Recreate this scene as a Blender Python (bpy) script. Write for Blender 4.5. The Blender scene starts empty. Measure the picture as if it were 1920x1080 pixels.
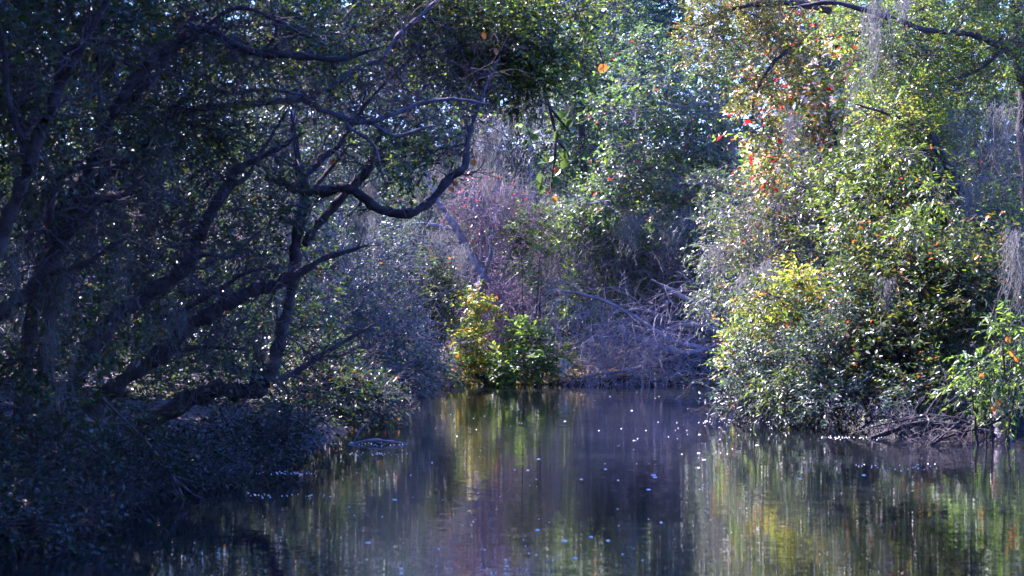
import bpy, math, random
import numpy as np
from mathutils import Vector

# ------------------------------------------------------------------ camera, sky, sun, exposure
S = bpy.context.scene
CAMH = 2.0                       # eye height over the water
FPX = 5440.0                     # focal length in pixels of a 1920 wide frame
cam_data = bpy.data.cameras.new('camera')
cam = bpy.data.objects.new('camera', cam_data)
S.collection.objects.link(cam)
cam.location = (0, 0, CAMH)
cam.rotation_euler = (math.radians(90), 0, 0)
cam_data.sensor_width = 36
cam_data.lens = 36 * FPX / 1920
cam_data.shift_y = -20 / 1920    # the horizon lies a little over the middle
cam_data.clip_start = 0.1
cam_data.clip_end = 3000
cam_data.dof.use_dof = True
cam_data.dof.focus_distance = 46
cam_data.dof.aperture_fstop = 4.5
S.camera = cam

SUN_EL, SUN_AZ = math.radians(43), math.radians(-48)      # azimuth from +Y, clockwise
w = bpy.data.worlds.new('World'); S.world = w; w.use_nodes = True
wn = w.node_tree.nodes; wl = w.node_tree.links
sky = wn.new('ShaderNodeTexSky'); sky.sky_type = 'NISHITA'; sky.sun_disc = False
sky.sun_elevation = SUN_EL; sky.sun_rotation = SUN_AZ
sky.ozone_density = 6.0; sky.air_density = 1.0; sky.dust_density = 0.3
bg = wn['Background']; bg.inputs['Strength'].default_value = 0.09
wl.new(sky.outputs['Color'], bg.inputs['Color'])
sd = bpy.data.lights.new('sun', 'SUN'); sun = bpy.data.objects.new('sun', sd); S.collection.objects.link(sun)
sd.energy = 5.0; sd.angle = math.radians(0.5); sd.color = (1.0, 0.80, 0.46)
sdir = Vector((math.sin(SUN_AZ) * math.cos(SUN_EL), math.cos(SUN_AZ) * math.cos(SUN_EL), math.sin(SUN_EL)))
sun.rotation_euler = sdir.to_track_quat('Z', 'Y').to_euler()
sun.location = sdir * 60

S.view_settings.view_transform = 'Standard'; S.view_settings.look = 'None'
S.view_settings.gamma = 1; S.view_settings.exposure = 2.65
S.view_settings.use_white_balance = True; S.view_settings.white_balance_temperature = 4600; S.view_settings.white_balance_tint = 48
S.view_settings.use_curve_mapping = False
S.cycles.use_denoising = True
S.cycles.max_bounces = 3; S.cycles.diffuse_bounces = 2; S.cycles.glossy_bounces = 2
S.cycles.transmission_bounces = 2; S.cycles.volume_bounces = 0; S.cycles.transparent_max_bounces = 4
S.cycles.sample_clamp_indirect = 6

# ------------------------------------------------------------------ small helpers
HAZE = 0.00004
COL = S.collection
def P(px, py, Y):                       # a spot of the place seen at that pixel, Y metres away
    return np.array([(px - 960) / FPX * Y, Y, CAMH + (520 - py) / FPX * Y])
def M(px, Y): return px * Y / FPX       # pixels to metres at that distance
def nrm(a): return a / np.maximum(np.linalg.norm(a, axis=-1, keepdims=True), 1e-9)

def mesh_obj(name, verts, loops, starts, mat, parent=None, face_col=None, smooth=False):
    me = bpy.data.meshes.new(name)
    verts = np.asarray(verts, np.float32); loops = np.asarray(loops, np.int32); starts = np.asarray(starts, np.int32)
    me.vertices.add(len(verts)); me.vertices.foreach_set('co', verts.ravel())
    me.loops.add(len(loops)); me.loops.foreach_set('vertex_index', loops)
    me.polygons.add(len(starts)); me.polygons.foreach_set('loop_start', starts)
    me.update(calc_edges=True)
    if smooth: me.polygons.foreach_set('use_smooth', np.ones(len(starts), bool))
    if face_col is not None:
        at = me.attributes.new('Col', 'FLOAT_COLOR', 'FACE')
        c = np.ones((len(starts), 4), np.float32); c[:, :3] = face_col
        at.data.foreach_set('color', c.ravel())
    me.materials.append(mat)
    o = bpy.data.objects.new(name, me); COL.objects.link(o)
    if parent is not None:
        o.parent = parent
        o.location = -np.array(parent.location)        # meshes are written in world coordinates
    return o

def tag(o, label=None, cat=None, group=None, kind=None):
    if label: o['label'] = label
    if cat: o['category'] = cat
    if group: o['group'] = group
    if kind: o['kind'] = kind
    return o
def empty(name, loc, label, cat, group=None):
    o = bpy.data.objects.new(name, None); COL.objects.link(o)
    o.location = [float(v) for v in loc]; o.empty_display_size = 0.2
    return tag(o, label, cat, group)

# tubes: paths (n,k,3), radii (n,k)
def tubes(paths, radii, sides, closed=True):
    n, k, _ = paths.shape
    t = np.gradient(paths, axis=1); t = nrm(t)
    ref = np.where(np.abs(t[..., 2:3]) > 0.9, np.array([1., 0, 0]), np.array([0, 0, 1.]))
    u = nrm(np.cross(t, ref)); v = np.cross(t, u)
    a = np.arange(sides) * 2 * math.pi / sides
    ring = (u[:, :, None] * np.cos(a)[None, None, :, None] + v[:, :, None] * np.sin(a)[None, None, :, None])
    V = paths[:, :, None] + ring * radii[:, :, None, None]
    idx = np.arange(n * k * sides).reshape(n, k, sides)
    a0 = idx[:, :-1]; a1 = np.roll(idx, -1, 2)[:, :-1]; b0 = idx[:, 1:]; b1 = np.roll(idx, -1, 2)[:, 1:]
    q = np.stack([a0, a1, b1, b0], -1).reshape(-1, 4)
    return V.reshape(-1, 3), q
def quads_obj(name, V, q, mat, parent=None, smooth=True):
    return mesh_obj(name, V, q.ravel(), np.arange(len(q)) * 4, mat, parent, smooth=smooth)

def spline(pts, per=6):                  # Catmull-Rom through rows of (x,y,z,r)
    p = np.asarray(pts, float)
    p = np.vstack([2 * p[0] - p[1], p, 2 * p[-1] - p[-2]])
    out = []
    for i in range(1, len(p) - 2):
        for t in np.linspace(0, 1, per, endpoint=False):
            a, b, c, d = p[i - 1], p[i], p[i + 1], p[i + 2]
            out.append(0.5 * (2 * b + (c - a) * t + (2 * a - 5 * b + 4 * c - d) * t * t + (3 * b - a - 3 * c + d) * t ** 3))
    out.append(p[-2])
    o = np.array(out); o[:, 3] = np.maximum(o[:, 3], 0.002)
    return o
def limb(name, pts, mat, parent, seed=0, sides=10, rough=0.24, per=6):
    pts = [list(p_) for p_ in pts]
    if name == 'limb' or name == 'trunk':      # the tip runs out thin
        a_, b_ = np.array(pts[-2]), np.array(pts[-1]); d_ = nrm((b_ - a_)[:3])
        pts.append([*(b_[:3] + d_ * b_[3] * 9), b_[3] * .25])
    s = spline(pts, per); r = np.random.default_rng(seed)
    n = len(s)
    wob = np.cumsum(r.normal(0, 1, (n, 3)), 0); wob -= np.linspace(0, 1, n)[:, None] * wob[-1]
    s[:, :3] += wob * s[:, 3:4] * 0.10
    rad = s[:, 3] * (1 + rough * np.sin(np.arange(n) * 1.3 + seed) * r.uniform(0.3, 1, n))
    V, q = tubes(s[None, :, :3], rad[None], sides)
    V = V + r.normal(0, 1, V.shape) * np.repeat(rad, sides)[:, None] * 0.11
    V = np.vstack([V, s[0, :3], s[-1, :3]])           # end caps
    nv = n * sides
    loops = [q.ravel()]; starts = list(np.arange(len(q)) * 4); c = len(q) * 4
    for ring0, mid in ((0, nv), (nv - sides, nv + 1)):
        for j in range(sides):
            loops.append([ring0 + j, ring0 + (j + 1) % sides, mid]); starts.append(c); c += 3
    return mesh_obj(name, V, np.concatenate(loops), starts, mat, parent, smooth=True), s
def pxpath(rows, Y):                     # rows: (px, py, r_px[, dY])
    out = []
    for rw in rows:
        y = Y + (rw[3] if len(rw) > 3 else 0)
        out.append([*P(rw[0], rw[1], y), M(rw[2], y)])
    return out

# random branching: returns list of (paths, radii)
def grow(starts, dirs, length, rad, levels, rng, kids=4, k=6, wander=0.35, grav=0.0, shrink=0.55):
    out = []
    L = np.broadcast_to(length, (len(starts),)).astype(float) * rng.uniform(0.6, 1.3, len(starts))
    for lv in range(levels):
        n = len(starts)
        if lv == levels - 1: k = 4
        d = nrm(dirs); pts = [starts]; seg = L / (k - 1)
        for i in range(k - 1):
            d = nrm(d + rng.normal(0, wander, (n, 3)) * 0.55 + np.array([0, 0, grav]))
            pts.append(pts[-1] + d * seg[:, None])
        paths = np.stack(pts, 1)
        rr = np.linspace(1, 0.45, k)[None] * np.broadcast_to(rad, (n,))[:, None]
        out.append((paths, rr))
        if lv == levels - 1: break
        t = rng.uniform(0.25, 1.0, (n, kids)); fi = t * (k - 1); i0 = np.minimum(fi.astype(int), k - 2); f = (fi - i0)[..., None]
        ar = np.arange(n)[:, None]
        st = paths[ar, i0] * (1 - f) + paths[ar, i0 + 1] * f
        tg = nrm(paths[ar, i0 + 1] - paths[ar, i0])
        dirs = nrm(tg + rng.normal(0, 0.75, tg.shape)).reshape(-1, 3)
        starts = st.reshape(-1, 3); L = np.repeat(L * shrink, kids) * rng.uniform(0.6, 1.3, n * kids)
        rad = np.repeat(np.broadcast_to(rad, (n,)) * 0.55, kids)
    return out
def join_tubes(lst, sides=3):
    VV, QQ, c = [], [], 0
    for p, r in lst:
        V, q = tubes(p, r, sides); VV.append(V); QQ.append(q + c); c += len(V)
    return np.vstack(VV), np.vstack(QQ)

# leaves -------------------------------------------------------------
def leaf_geo(pos, ax, no, L, W, col, fine=False):
    n = len(pos)
    ax = nrm(ax); no = nrm(no - ax * np.sum(no * ax, -1, keepdims=True)); s = np.cross(ax, no)
    L = L[:, None]; W = W[:, None]
    if fine:
        v = [pos, pos + ax * L * .28 + s * W * .42 + no * W * .16, pos + ax * L * .66 + s * W * .42 + no * W * .14,
             pos + ax * L - no * L * .07, pos + ax * L * .66 - s * W * .42 + no * W * .14, pos + ax * L * .28 - s * W * .42 + no * W * .16]
        V = np.stack(v, 1).reshape(-1, 3); b = np.arange(n)[:, None] * 6
        F = np.stack([b + [0, 1, 2, 3], b + [0, 3, 4, 5]], 1).reshape(-1, 4); return V, F, np.repeat(col, 2, 0)
    v = [pos, pos + ax * L * .45 + s * W * .5 + no * W * .18, pos + ax * L - no * L * .06, pos + ax * L * .45 - s * W * .5 + no * W * .18]
    V = np.stack(v, 1).reshape(-1, 3); b = np.arange(n)[:, None] * 4
    F = np.stack([b + [0, 1, 2], b + [0, 2, 3]], 1).reshape(-1, 3); return V, F, np.repeat(col, 2, 0)
def pick(rng, palette, n):
    wts = np.array([p[0] for p in palette], float); cols = np.array([p[1] for p in palette], float)
    i = rng.choice(len(palette), n, p=wts / wts.sum())
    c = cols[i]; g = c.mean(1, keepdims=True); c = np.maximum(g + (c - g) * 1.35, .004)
    return c * rng.uniform(0.7, 1.3, (n, 1)) * rng.uniform(0.9, 1.1, (n, 3))

def foliage(crowns, rng, leaf_len, palette, aspect=0.45, k=10, spray=0.35, droop=0.15, up=0.9, fine=False, clump=12, twig_r=0.004, spray_twigs=True):
    """crowns: (centre, radii, n_sprays). Returns leaf arrays and twig tubes."""
    LV, LF, LC, c = [], [], [], 0; tw = []
    for cen, rad, ns in crowns:
        ncl = max(3, ns // clump)
        d = nrm(rng.normal(0, 1, (ncl, 3))); rr = rng.uniform(0.15, 1, ncl) ** 0.5
        cc = cen + d * rr[:, None] * rad
        ci = rng.integers(0, ncl, ns)
        sp = cc[ci] + rng.normal(0, 1, (ns, 3)) * (np.minimum(np.mean(rad), rad) * 0.17 + 0.03)
        out = nrm((sp - cen) / rad)
        dr = nrm(out * 0.7 + nrm(sp - cc[ci]) * 0.5 + rng.normal(0, 0.5, (ns, 3)) + np.array([0, 0, 0.1]))
        ln = spray * rng.uniform(0.6, 1.3, ns)
        # branch from the crown's inside to each clump, twig for each spray
        b0 = cen + (cc - cen) * 0.15 + rng.normal(0, 0.08, cc.shape) * rad
        bp = np.stack([b0 + (cc - b0) * t + rng.normal(0, .05, cc.shape) * rad * (t * (1 - t) * 4) for t in np.linspace(0, 1, 6)], 1)
        tw.append((bp, np.linspace(2.6, 1.2, 6)[None] * np.full((ncl, 1), twig_r)))
        tp = np.stack([sp + dr * ln[:, None] * t - np.array([0, 0, 1]) * (droop * ln * t * t)[:, None] for t in (-0.25, 0.3, 1.0)], 1)
        if spray_twigs: tw.append((tp, np.array([1.2, 1.0, 0.5])[None] * np.full((ns, 1), twig_r)))
        t = np.linspace(0.1, 1.0, k)[None] + rng.normal(0, 0.03, (ns, k))
        pos = sp[:, None] + dr[:, None] * (ln[:, None] * t)[..., None] - np.array([0, 0, 1]) * (droop * ln[:, None] * t * t)[..., None]
        sd_ = nrm(np.cross(dr, np.array([0, 0, 1.]) + rng.normal(0, .3, (ns, 3))))
        alt = np.where(np.arange(k) % 2 == 0, 1., -1.)
        ax = dr[:, None] * 0.55 + sd_[:, None] * alt[None, :, None] * 0.8 + rng.normal(0, 0.33, (ns, k, 3)) - np.array([0, 0, droop])
        no = np.array([0, 0, up]) + rng.normal(0, 0.45, (ns, k, 3)) + out[:, None] * 0.35
        n = ns * k
        L = leaf_len * rng.uniform(0.6, 1.35, n); W = L * aspect * rng.uniform(0.8, 1.2, n)
        tint = rng.uniform(0.75, 1.25, (ncl, 1)) * np.array([1, 1, 1])
        col = pick(rng, palette, n) * np.repeat(tint[ci], k, 0)
        V, F, C = leaf_geo(pos.reshape(-1, 3), ax.reshape(-1, 3), no.reshape(-1, 3), L, W, col, fine)
        LV.append(V); LF.append(F + c); LC.append(C); c += len(V)
    return np.vstack(LV), np.vstack(LF), np.vstack(LC), tw

# ------------------------------------------------------------------ materials
def newmat(name):
    m = bpy.data.materials.new(name); m.use_nodes = True
    return m, m.node_tree.nodes, m.node_tree.links, m.node_tree.nodes['Principled BSDF']
def leaf_material(name, trans, rough, tint):
    m, n, l, b = newmat(name)
    at = n.new('ShaderNodeAttribute'); at.attribute_name = 'Col'
    l.new(at.outputs['Color'], b.inputs['Base Color'])
    b.inputs['Roughness'].default_value = rough; b.inputs['IOR'].default_value = 1.5; b.inputs['Specular IOR Level'].default_value = .65
    mu = n.new('ShaderNodeMix'); mu.data_type = 'RGBA'; mu.blend_type = 'MULTIPLY'; mu.inputs[0].default_value = 1
    l.new(at.outputs['Color'], mu.inputs[6]); mu.inputs[7].default_value = (*tint, 1)
    tr = n.new('ShaderNodeBsdfTranslucent'); l.new(mu.outputs[2], tr.inputs['Color'])
    mx = n.new('ShaderNodeMixShader'); mx.inputs[0].default_value = trans
    l.new(b.outputs[0], mx.inputs[1]); l.new(tr.outputs[0], mx.inputs[2])
    l.new(mx.outputs[0], n['Material Output'].inputs['Surface'])
    return m
LEAF = leaf_material('leaf_glossy', 0.38, 0.38, (2.6, 2.5, 0.9))
LEAF_DULL = leaf_material('leaf_soft', 0.35, 0.5, (2.0, 2.1, 1.0))
MOSS = leaf_material('moss', 0.25, 0.8, (1.1, 1.1, 1.0))

def bark_material(name, dark, light, lichen, scale=9, amount=0.5):
    m, n, l, b = newmat(name)
    tc = n.new('ShaderNodeTexCoord')
    no = n.new('ShaderNodeTexNoise'); no.inputs['Scale'].default_value = scale; no.inputs['Detail'].default_value = 6
    l.new(tc.outputs['Object'], no.inputs['Vector'])
    r = n.new('ShaderNodeValToRGB'); r.color_ramp.elements[0].color = (*dark, 1); r.color_ramp.elements[1].color = (*light, 1)
    r.color_ramp.elements[0].position = .35; r.color_ramp.elements[1].position = .68
    l.new(no.outputs['Fac'], r.inputs['Fac'])
    n2 = n.new('ShaderNodeTexNoise'); n2.inputs['Scale'].default_value = scale * .45; n2.inputs['Detail'].default_value = 4
    l.new(tc.outputs['Object'], n2.inputs['Vector'])
    r2 = n.new('ShaderNodeValToRGB'); r2.color_ramp.elements[0].position = .52; r2.color_ramp.elements[1].position = .66
    l.new(n2.outputs['Fac'], r2.inputs['Fac'])
    sc = n.new('ShaderNodeMath'); sc.operation = 'MULTIPLY'; sc.inputs[1].default_value = amount; l.new(r2.outputs[0], sc.inputs[0])
    mx = n.new('ShaderNodeMix'); mx.data_type = 'RGBA'
    l.new(sc.outputs[0], mx.inputs[0]); l.new(r.outputs[0], mx.inputs[6]); mx.inputs[7].default_value = (*lichen, 1)
    l.new(mx.outputs[2], b.inputs['Base Color']); b.inputs['Roughness'].default_value = .85
    n3 = n.new('ShaderNodeTexNoise'); n3.inputs['Scale'].default_value = scale * 4; n3.inputs['Detail'].default_value = 5
    l.new(tc.outputs['Object'], n3.inputs['Vector'])
    bp = n.new('ShaderNodeBump'); bp.inputs['Strength'].default_value = .8; bp.inputs['Distance'].default_value = .02
    l.new(n3.outputs['Fac'], bp.inputs['Height']); l.new(bp.outputs[0], b.inputs['Normal'])
    return m
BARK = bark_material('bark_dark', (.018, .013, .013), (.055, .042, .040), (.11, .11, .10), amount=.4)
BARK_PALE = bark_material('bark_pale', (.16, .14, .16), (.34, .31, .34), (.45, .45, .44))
BARK_GREY = bark_material('bark_grey', (.09, .08, .09), (.20, .18, .20), (.26, .26, .26))
TWIG = bark_material('twig_brown', (.045, .032, .034), (.10, .075, .078), (.16, .15, .15), scale=3)
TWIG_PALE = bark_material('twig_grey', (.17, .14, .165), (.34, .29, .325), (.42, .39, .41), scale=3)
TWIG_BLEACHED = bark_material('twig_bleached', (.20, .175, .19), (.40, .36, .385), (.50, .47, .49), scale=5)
TWIG_MAUVE = bark_material('twig_mauve', (.15, .105, .14), (.31, .225, .285), (.40, .33, .38), scale=3)  # pale barks and twigs tinted violet to carry the colour of the shade

def ground_material():
    m, n, l, b = newmat('leaf_litter')
    tc = n.new('ShaderNodeTexCoord')
    vo = n.new('ShaderNodeTexVoronoi'); vo.inputs['Scale'].default_value = 14
    l.new(tc.outputs['Object'], vo.inputs['Vector'])
    no = n.new('ShaderNodeTexNoise'); no.inputs['Scale'].default_value = 1.3; no.inputs['Detail'].default_value = 8
    l.new(tc.outputs['Object'], no.inputs['Vector'])
    r = n.new('ShaderNodeValToRGB'); r.color_ramp.elements[0].color = (.028, .020, .014, 1); r.color_ramp.elements[1].color = (.13, .085, .05, 1)
    l.new(no.outputs['Fac'], r.inputs['Fac'])
    mx = n.new('ShaderNodeMix'); mx.data_type = 'RGBA'; mx.blend_type = 'MULTIPLY'; mx.inputs[0].default_value = .6
    l.new(r.outputs[0], mx.inputs[6]); l.new(vo.outputs['Color'], mx.inputs[7])
    sx = n.new('ShaderNodeSeparateXYZ'); l.new(tc.outputs['Object'], sx.inputs[0])          # darkens to near black towards the water's edge
    mr = n.new('ShaderNodeMapRange'); mr.inputs[1].default_value = .10; mr.inputs[2].default_value = .55; l.new(sx.outputs['Z'], mr.inputs[0])
    m2 = n.new('ShaderNodeMix'); m2.data_type = 'RGBA'; l.new(mr.outputs[0], m2.inputs[0]); m2.inputs[6].default_value = (.012, .010, .009, 1); l.new(mx.outputs[2], m2.inputs[7])
    l.new(m2.outputs[2], b.inputs['Base Color']); b.inputs['Roughness'].default_value = .8
    bp = n.new('ShaderNodeBump'); bp.inputs['Distance'].default_value = .05
    l.new(vo.outputs['Distance'], bp.inputs['Height']); l.new(bp.outputs[0], b.inputs['Normal'])
    return m
GROUND = ground_material()

def water_material():
    m, n, l, b = newmat('river_water')
    b.inputs['Base Color'].default_value = (.010, .012, .014, 1)
    b.inputs['Roughness'].default_value = .01; b.inputs['IOR'].default_value = 1.33
    tc = n.new('ShaderNodeTexCoord')
    def noise(sx, sy, detail):
        mp = n.new('ShaderNodeMapping'); mp.inputs['Scale'].default_value = (sx, sy, 1)
        l.new(tc.outputs['Object'], mp.inputs['Vector'])
        t = n.new('ShaderNodeTexNoise'); t.inputs['Scale'].default_value = 1; t.inputs['Detail'].default_value = detail
        l.new(mp.outputs[0], t.inputs['Vector']); return t
    def vm(op, a, bb):
        v = n.new('ShaderNodeVectorMath'); v.operation = op
        for i, s in enumerate((a, bb)):
            if isinstance(s, tuple): v.inputs[i].default_value = s
            else: l.new(s, v.inputs[i])
        return v.outputs[0]
    fine = vm('MULTIPLY', vm('SUBTRACT', noise(13, 17, 1).outputs['Color'], (.5, .5, .5)), (.007, .058, 0))
    mid = vm('MULTIPLY', vm('SUBTRACT', noise(1.1, 2.8, 2).outputs['Color'], (.5, .5, .5)), (.003, .019, 0))
    # calm and ruffled patches
    pt = noise(.22, .10, 2)
    rp = n.new('ShaderNodeMapRange'); rp.inputs[1].default_value = .38; rp.inputs[2].default_value = .65
    rp.inputs[3].default_value = .45; rp.inputs[4].default_value = 1.25
    l.new(pt.outputs['Fac'], rp.inputs[0])
    sc = n.new('ShaderNodeVectorMath'); sc.operation = 'SCALE'
    l.new(vm('ADD', fine, mid), sc.inputs[0]); l.new(rp.outputs[0], sc.inputs['Scale'])
    nn = n.new('ShaderNodeVectorMath'); nn.operation = 'NORMALIZE'
    l.new(vm('ADD', sc.outputs[0], (0, 0, 1)), nn.inputs[0]); l.new(nn.outputs[0], b.inputs['Normal'])
    return m
WATER = water_material()
def plain(name, col, rough=.6):
    m, n, l, b = newmat(name); no = n.new('ShaderNodeTexNoise'); no.inputs['Scale'].default_value = 40
    r = n.new('ShaderNodeValToRGB'); r.color_ramp.elements[0].color = (*[c * .75 for c in col], 1); r.color_ramp.elements[1].color = (*col, 1)
    l.new(no.outputs['Fac'], r.inputs['Fac']); l.new(r.outputs[0], b.inputs['Base Color']); b.inputs['Roughness'].default_value = rough
    return m
GLINT = plain('pale_glint', (.85, .82, .74), .5)  # pale colour stands for sky mirrored in tiny ripples

# ------------------------------------------------------------------ ground and water
SHORE = np.array([  # the water's outline in plan
    (-7.5, -60), (-6.0, -5), (-5.2, 12), (-4.9, 18), (-4.3, 22.5), (-3.6, 25.8), (-2.95, 29.6), (-2.5, 33), (-2.1, 38), (-1.9, 43), (-1.6, 47),
    (-1.55, 50.5), (-1.35, 53.6), (0.2, 54.3), (2.2, 54.0), (4.1, 54.4), (4.4, 50), (4.2, 46), (4.1, 43), (5.0, 41.2), (5.8, 39.4), (6.9, 37.4),
    (7.5, 34), (7.4, 28), (8.2, 20), (8.8, 10), (9.5, -60)])
def shore_dist(x, y):                    # + on land, - in the water
    p = np.stack([x, y], -1); a = SHORE; b = np.roll(SHORE, -1, 0)
    d = np.full(x.shape, 1e9); ins = np.zeros(x.shape, bool)
    for (ax, ay), (bx, by) in zip(a, b):
        ab = np.array([bx - ax, by - ay]); t = np.clip(((p - (ax, ay)) @ ab) / (ab @ ab), 0, 1)
        q = np.stack([ax + ab[0] * t, ay + ab[1] * t], -1)
        d = np.minimum(d, np.linalg.norm(p - q, axis=-1))
        cr = ((ay > y) != (by > y)) & (x < (bx - ax) * (y - ay) / (by - ay + 1e-12) + ax)
        ins ^= cr
    return np.where(ins, -d, d)
def height(x, y):
    d = shore_dist(np.asarray(x, float), np.asarray(y, float))
    land = 0.28 * (1 - np.exp(-np.maximum(d, 0) / 0.35)) + 0.9 * (1 - np.exp(-np.maximum(d, 0) / 7.0))
    n = 0.10 * np.sin(x * 1.7 + y * .6) * np.sin(y * 1.3 - x * .4) + .05 * np.sin(x * 4.1) * np.sin(y * 3.7 + x)
    u = np.clip((np.asarray(y, float) - 57) / 26, 0, 1); land = land + 4.5 * u * u * (3 - 2 * u) * (d > 0)
    return np.where(d > 0, land + n * np.clip(d / 1.5, 0, 1), np.maximum(d * 0.6, -1.2))
def graded(lo, hi, step, far):
    c = np.arange(lo, hi + step / 2, step); e = []; s = step; v = hi
    while v < far: s *= 1.5; v += s; e.append(v)
    f = []; s = step; v = lo
    while v > -far: s *= 1.5; v -= s; f.append(v)
    return np.array(f[::-1] + list(c) + e)
gx = graded(-16, 16, 0.3, 300); gy = graded(8, 75, 0.4, 300)
X, Y_ = np.meshgrid(gx, gy); Z = height(X, Y_)
nx, ny = len(gx), len(gy); ii = np.arange(nx * ny).reshape(ny, nx)
q = np.stack([ii[:-1, :-1], ii[:-1, 1:], ii[1:, 1:], ii[1:, :-1]], -1).reshape(-1, 4)
tag(quads_obj('ground', np.stack([X, Y_, Z], -1).reshape(-1, 3), q, GROUND), kind='structure')
wx = np.array([-11., 12.]); wy = np.array([-59., 57.])
tag(quads_obj('water', np.array([[wx[0], wy[0], 0], [wx[1], wy[0], 0], [wx[1], wy[1], 0], [wx[0], wy[1], 0]]), np.array([[0, 1, 2, 3]]), WATER, smooth=False), kind='structure')
def gz(x, y): return float(height(np.array([x]), np.array([y]))[0])

# ------------------------------------------------------------------ palettes (weight, leaf colour)
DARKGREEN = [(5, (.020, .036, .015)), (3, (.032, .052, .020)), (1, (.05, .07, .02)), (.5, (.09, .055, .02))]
DEEP_SHADE = [(5, (.012, .020, .010)), (3, (.020, .030, .014)), (1, (.04, .03, .015))]  # blackened leaves: the left bank's deep shade put into the colour
BLUEGREEN = [(5, (.045, .066, .066)), (3, (.060, .085, .080)), (1, (.08, .11, .05))]  # greens shifted to blue: the cool shade put into the leaf colour
MIDGREEN = [(5, (.055, .095, .030)), (3, (.075, .125, .035)), (1.5, (.11, .15, .035)), (.25, (.30, .06, .02))]
GLOSS = [(5, (.034, .056, .020)), (3, (.058, .078, .024)), (1.5, (.11, .11, .025)), (.25, (.32, .10, .02))]
OLIVE = [(5, (.075, .090, .020)), (3, (.11, .125, .022)), (1, (.16, .15, .03)), (.3, (.28, .08, .02))]
YELLOW = [(4, (.22, .21, .025)), (3, (.32, .25, .03)), (1.5, (.10, .14, .03)), (1.2, (.40, .15, .03))]
LIME = [(5, (.13, .19, .025)), (3, (.10, .16, .025)), (1, (.20, .21, .03))]
RED = [(.9, (.40, .05, .045)), (.35, (.42, .16, .06)), (3, (.18, .21, .03)), (4, (.09, .13, .04)), (3, (.50, .42, .42))]  # the pale pink entry stands for bright glints off the leaves
BERRY = [(1, (.34, .05, .05)), (2, (.20, .16, .10)), (4, (.07, .10, .06))]
BROWN = [(3, (.12, .055, .025)), (2, (.18, .09, .04)), (2, (.06, .06, .025))]
TAN = [(3, (.45, .34, .20)), (3, (.62, .54, .40)), (2, (.18, .11, .06)), (2, (.68, .63, .54))]  # dry leaves paled so the shaded strip looks sunlit

# ------------------------------------------------------------------ builders for plants
LEAF_SHAPE = None
def leaf_part(parent, pos, ax, no, L, col_mat, label=None):
    """one leaf of its own that can be picked out: folded blade, mesh data shared"""
    global LEAF_SHAPE
    if LEAF_SHAPE is None:
        a = []; prof = [(0, .02), (.12, .20), (.32, .43), (.55, .48), (.78, .30), (1, .0)]
        for t, wd in prof:
            bend = -.10 * t * t
            a += [(-wd, t, .16 * wd + bend), (0, t, bend - .0), (wd, t, .16 * wd + bend)]
        f = []
        for i in range(len(prof) - 1):
            b = i * 3; f += [(b, b + 1, b + 4, b + 3), (b + 1, b + 2, b + 5, b + 4)]
        LEAF_SHAPE = (a, f)
    key = 'leaf_' + col_mat.name
    me = bpy.data.meshes.get(key)
    if me is None:
        me = bpy.data.meshes.new(key); me.from_pydata([(x * .75, y, z) for x, y, z in LEAF_SHAPE[0]], [], LEAF_SHAPE[1]); me.materials.append(col_mat)
        for p in me.polygons: p.use_smooth = True
    o = bpy.data.objects.new('leaf', me); COL.objects.link(o)
    ax = Vector(ax).normalized(); no = Vector(no); no = (no - ax * no.dot(ax)).normalized(); sx = ax.cross(no)
    from mathutils import Matrix
    Mx = Matrix((sx, ax, no)).transposed().to_4x4()
    o.parent = parent
    o.matrix_local = Matrix.Translation(Vector([float(v) for v in pos]) - parent.location) @ Mx @ Matrix.Scale(L, 4)
    if label: o['label'] = label
    return o
def solid_leaf(name, col, tint=(2.2, 2.0, 1.0)):
    m, n, l, b = newmat(name)
    no = n.new('ShaderNodeTexNoise'); no.inputs['Scale'].default_value = 3
    tc = n.new('ShaderNodeTexCoord'); l.new(tc.outputs['Object'], no.inputs['Vector'])
    oi = n.new('ShaderNodeObjectInfo')
    ad = n.new('ShaderNodeMath'); ad.operation = 'ADD'; l.new(no.outputs['Fac'], ad.inputs[0]); l.new(oi.outputs['Random'], ad.inputs[1])
    r = n.new('ShaderNodeMapRange'); r.inputs[1].default_value = .3; r.inputs[2].default_value = 1.7; r.inputs[3].default_value = .65; r.inputs[4].default_value = 1.3
    l.new(ad.outputs[0], r.inputs[0])
    sc = n.new('ShaderNodeVectorMath'); sc.operation = 'SCALE'; sc.inputs[0].default_value = col; l.new(r.outputs[0], sc.inputs['Scale'])
    l.new(sc.outputs[0], b.inputs['Base Color']); b.inputs['Roughness'].default_value = .35
    s2 = n.new('ShaderNodeVectorMath'); s2.operation = 'MULTIPLY'; l.new(sc.outputs[0], s2.inputs[0]); s2.inputs[1].default_value = tint
    tr = n.new('ShaderNodeBsdfTranslucent'); l.new(s2.outputs[0], tr.inputs['Color'])
    mx = n.new('ShaderNodeMixShader'); mx.inputs[0].default_value = .4
    l.new(b.outputs[0], mx.inputs[1]); l.new(tr.outputs[0], mx.inputs[2]); l.new(mx.outputs[0], n['Material Output'].inputs['Surface'])
    return m
L_ORANGE = solid_leaf('leaf_orange', (.42, .17, .015)); L_LIME = solid_leaf('leaf_lime', (.13, .22, .02)); L_RED = solid_leaf('leaf_red', (.42, .05, .02))
L_GREEN = solid_leaf('leaf_green', (.07, .12, .03))

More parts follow.
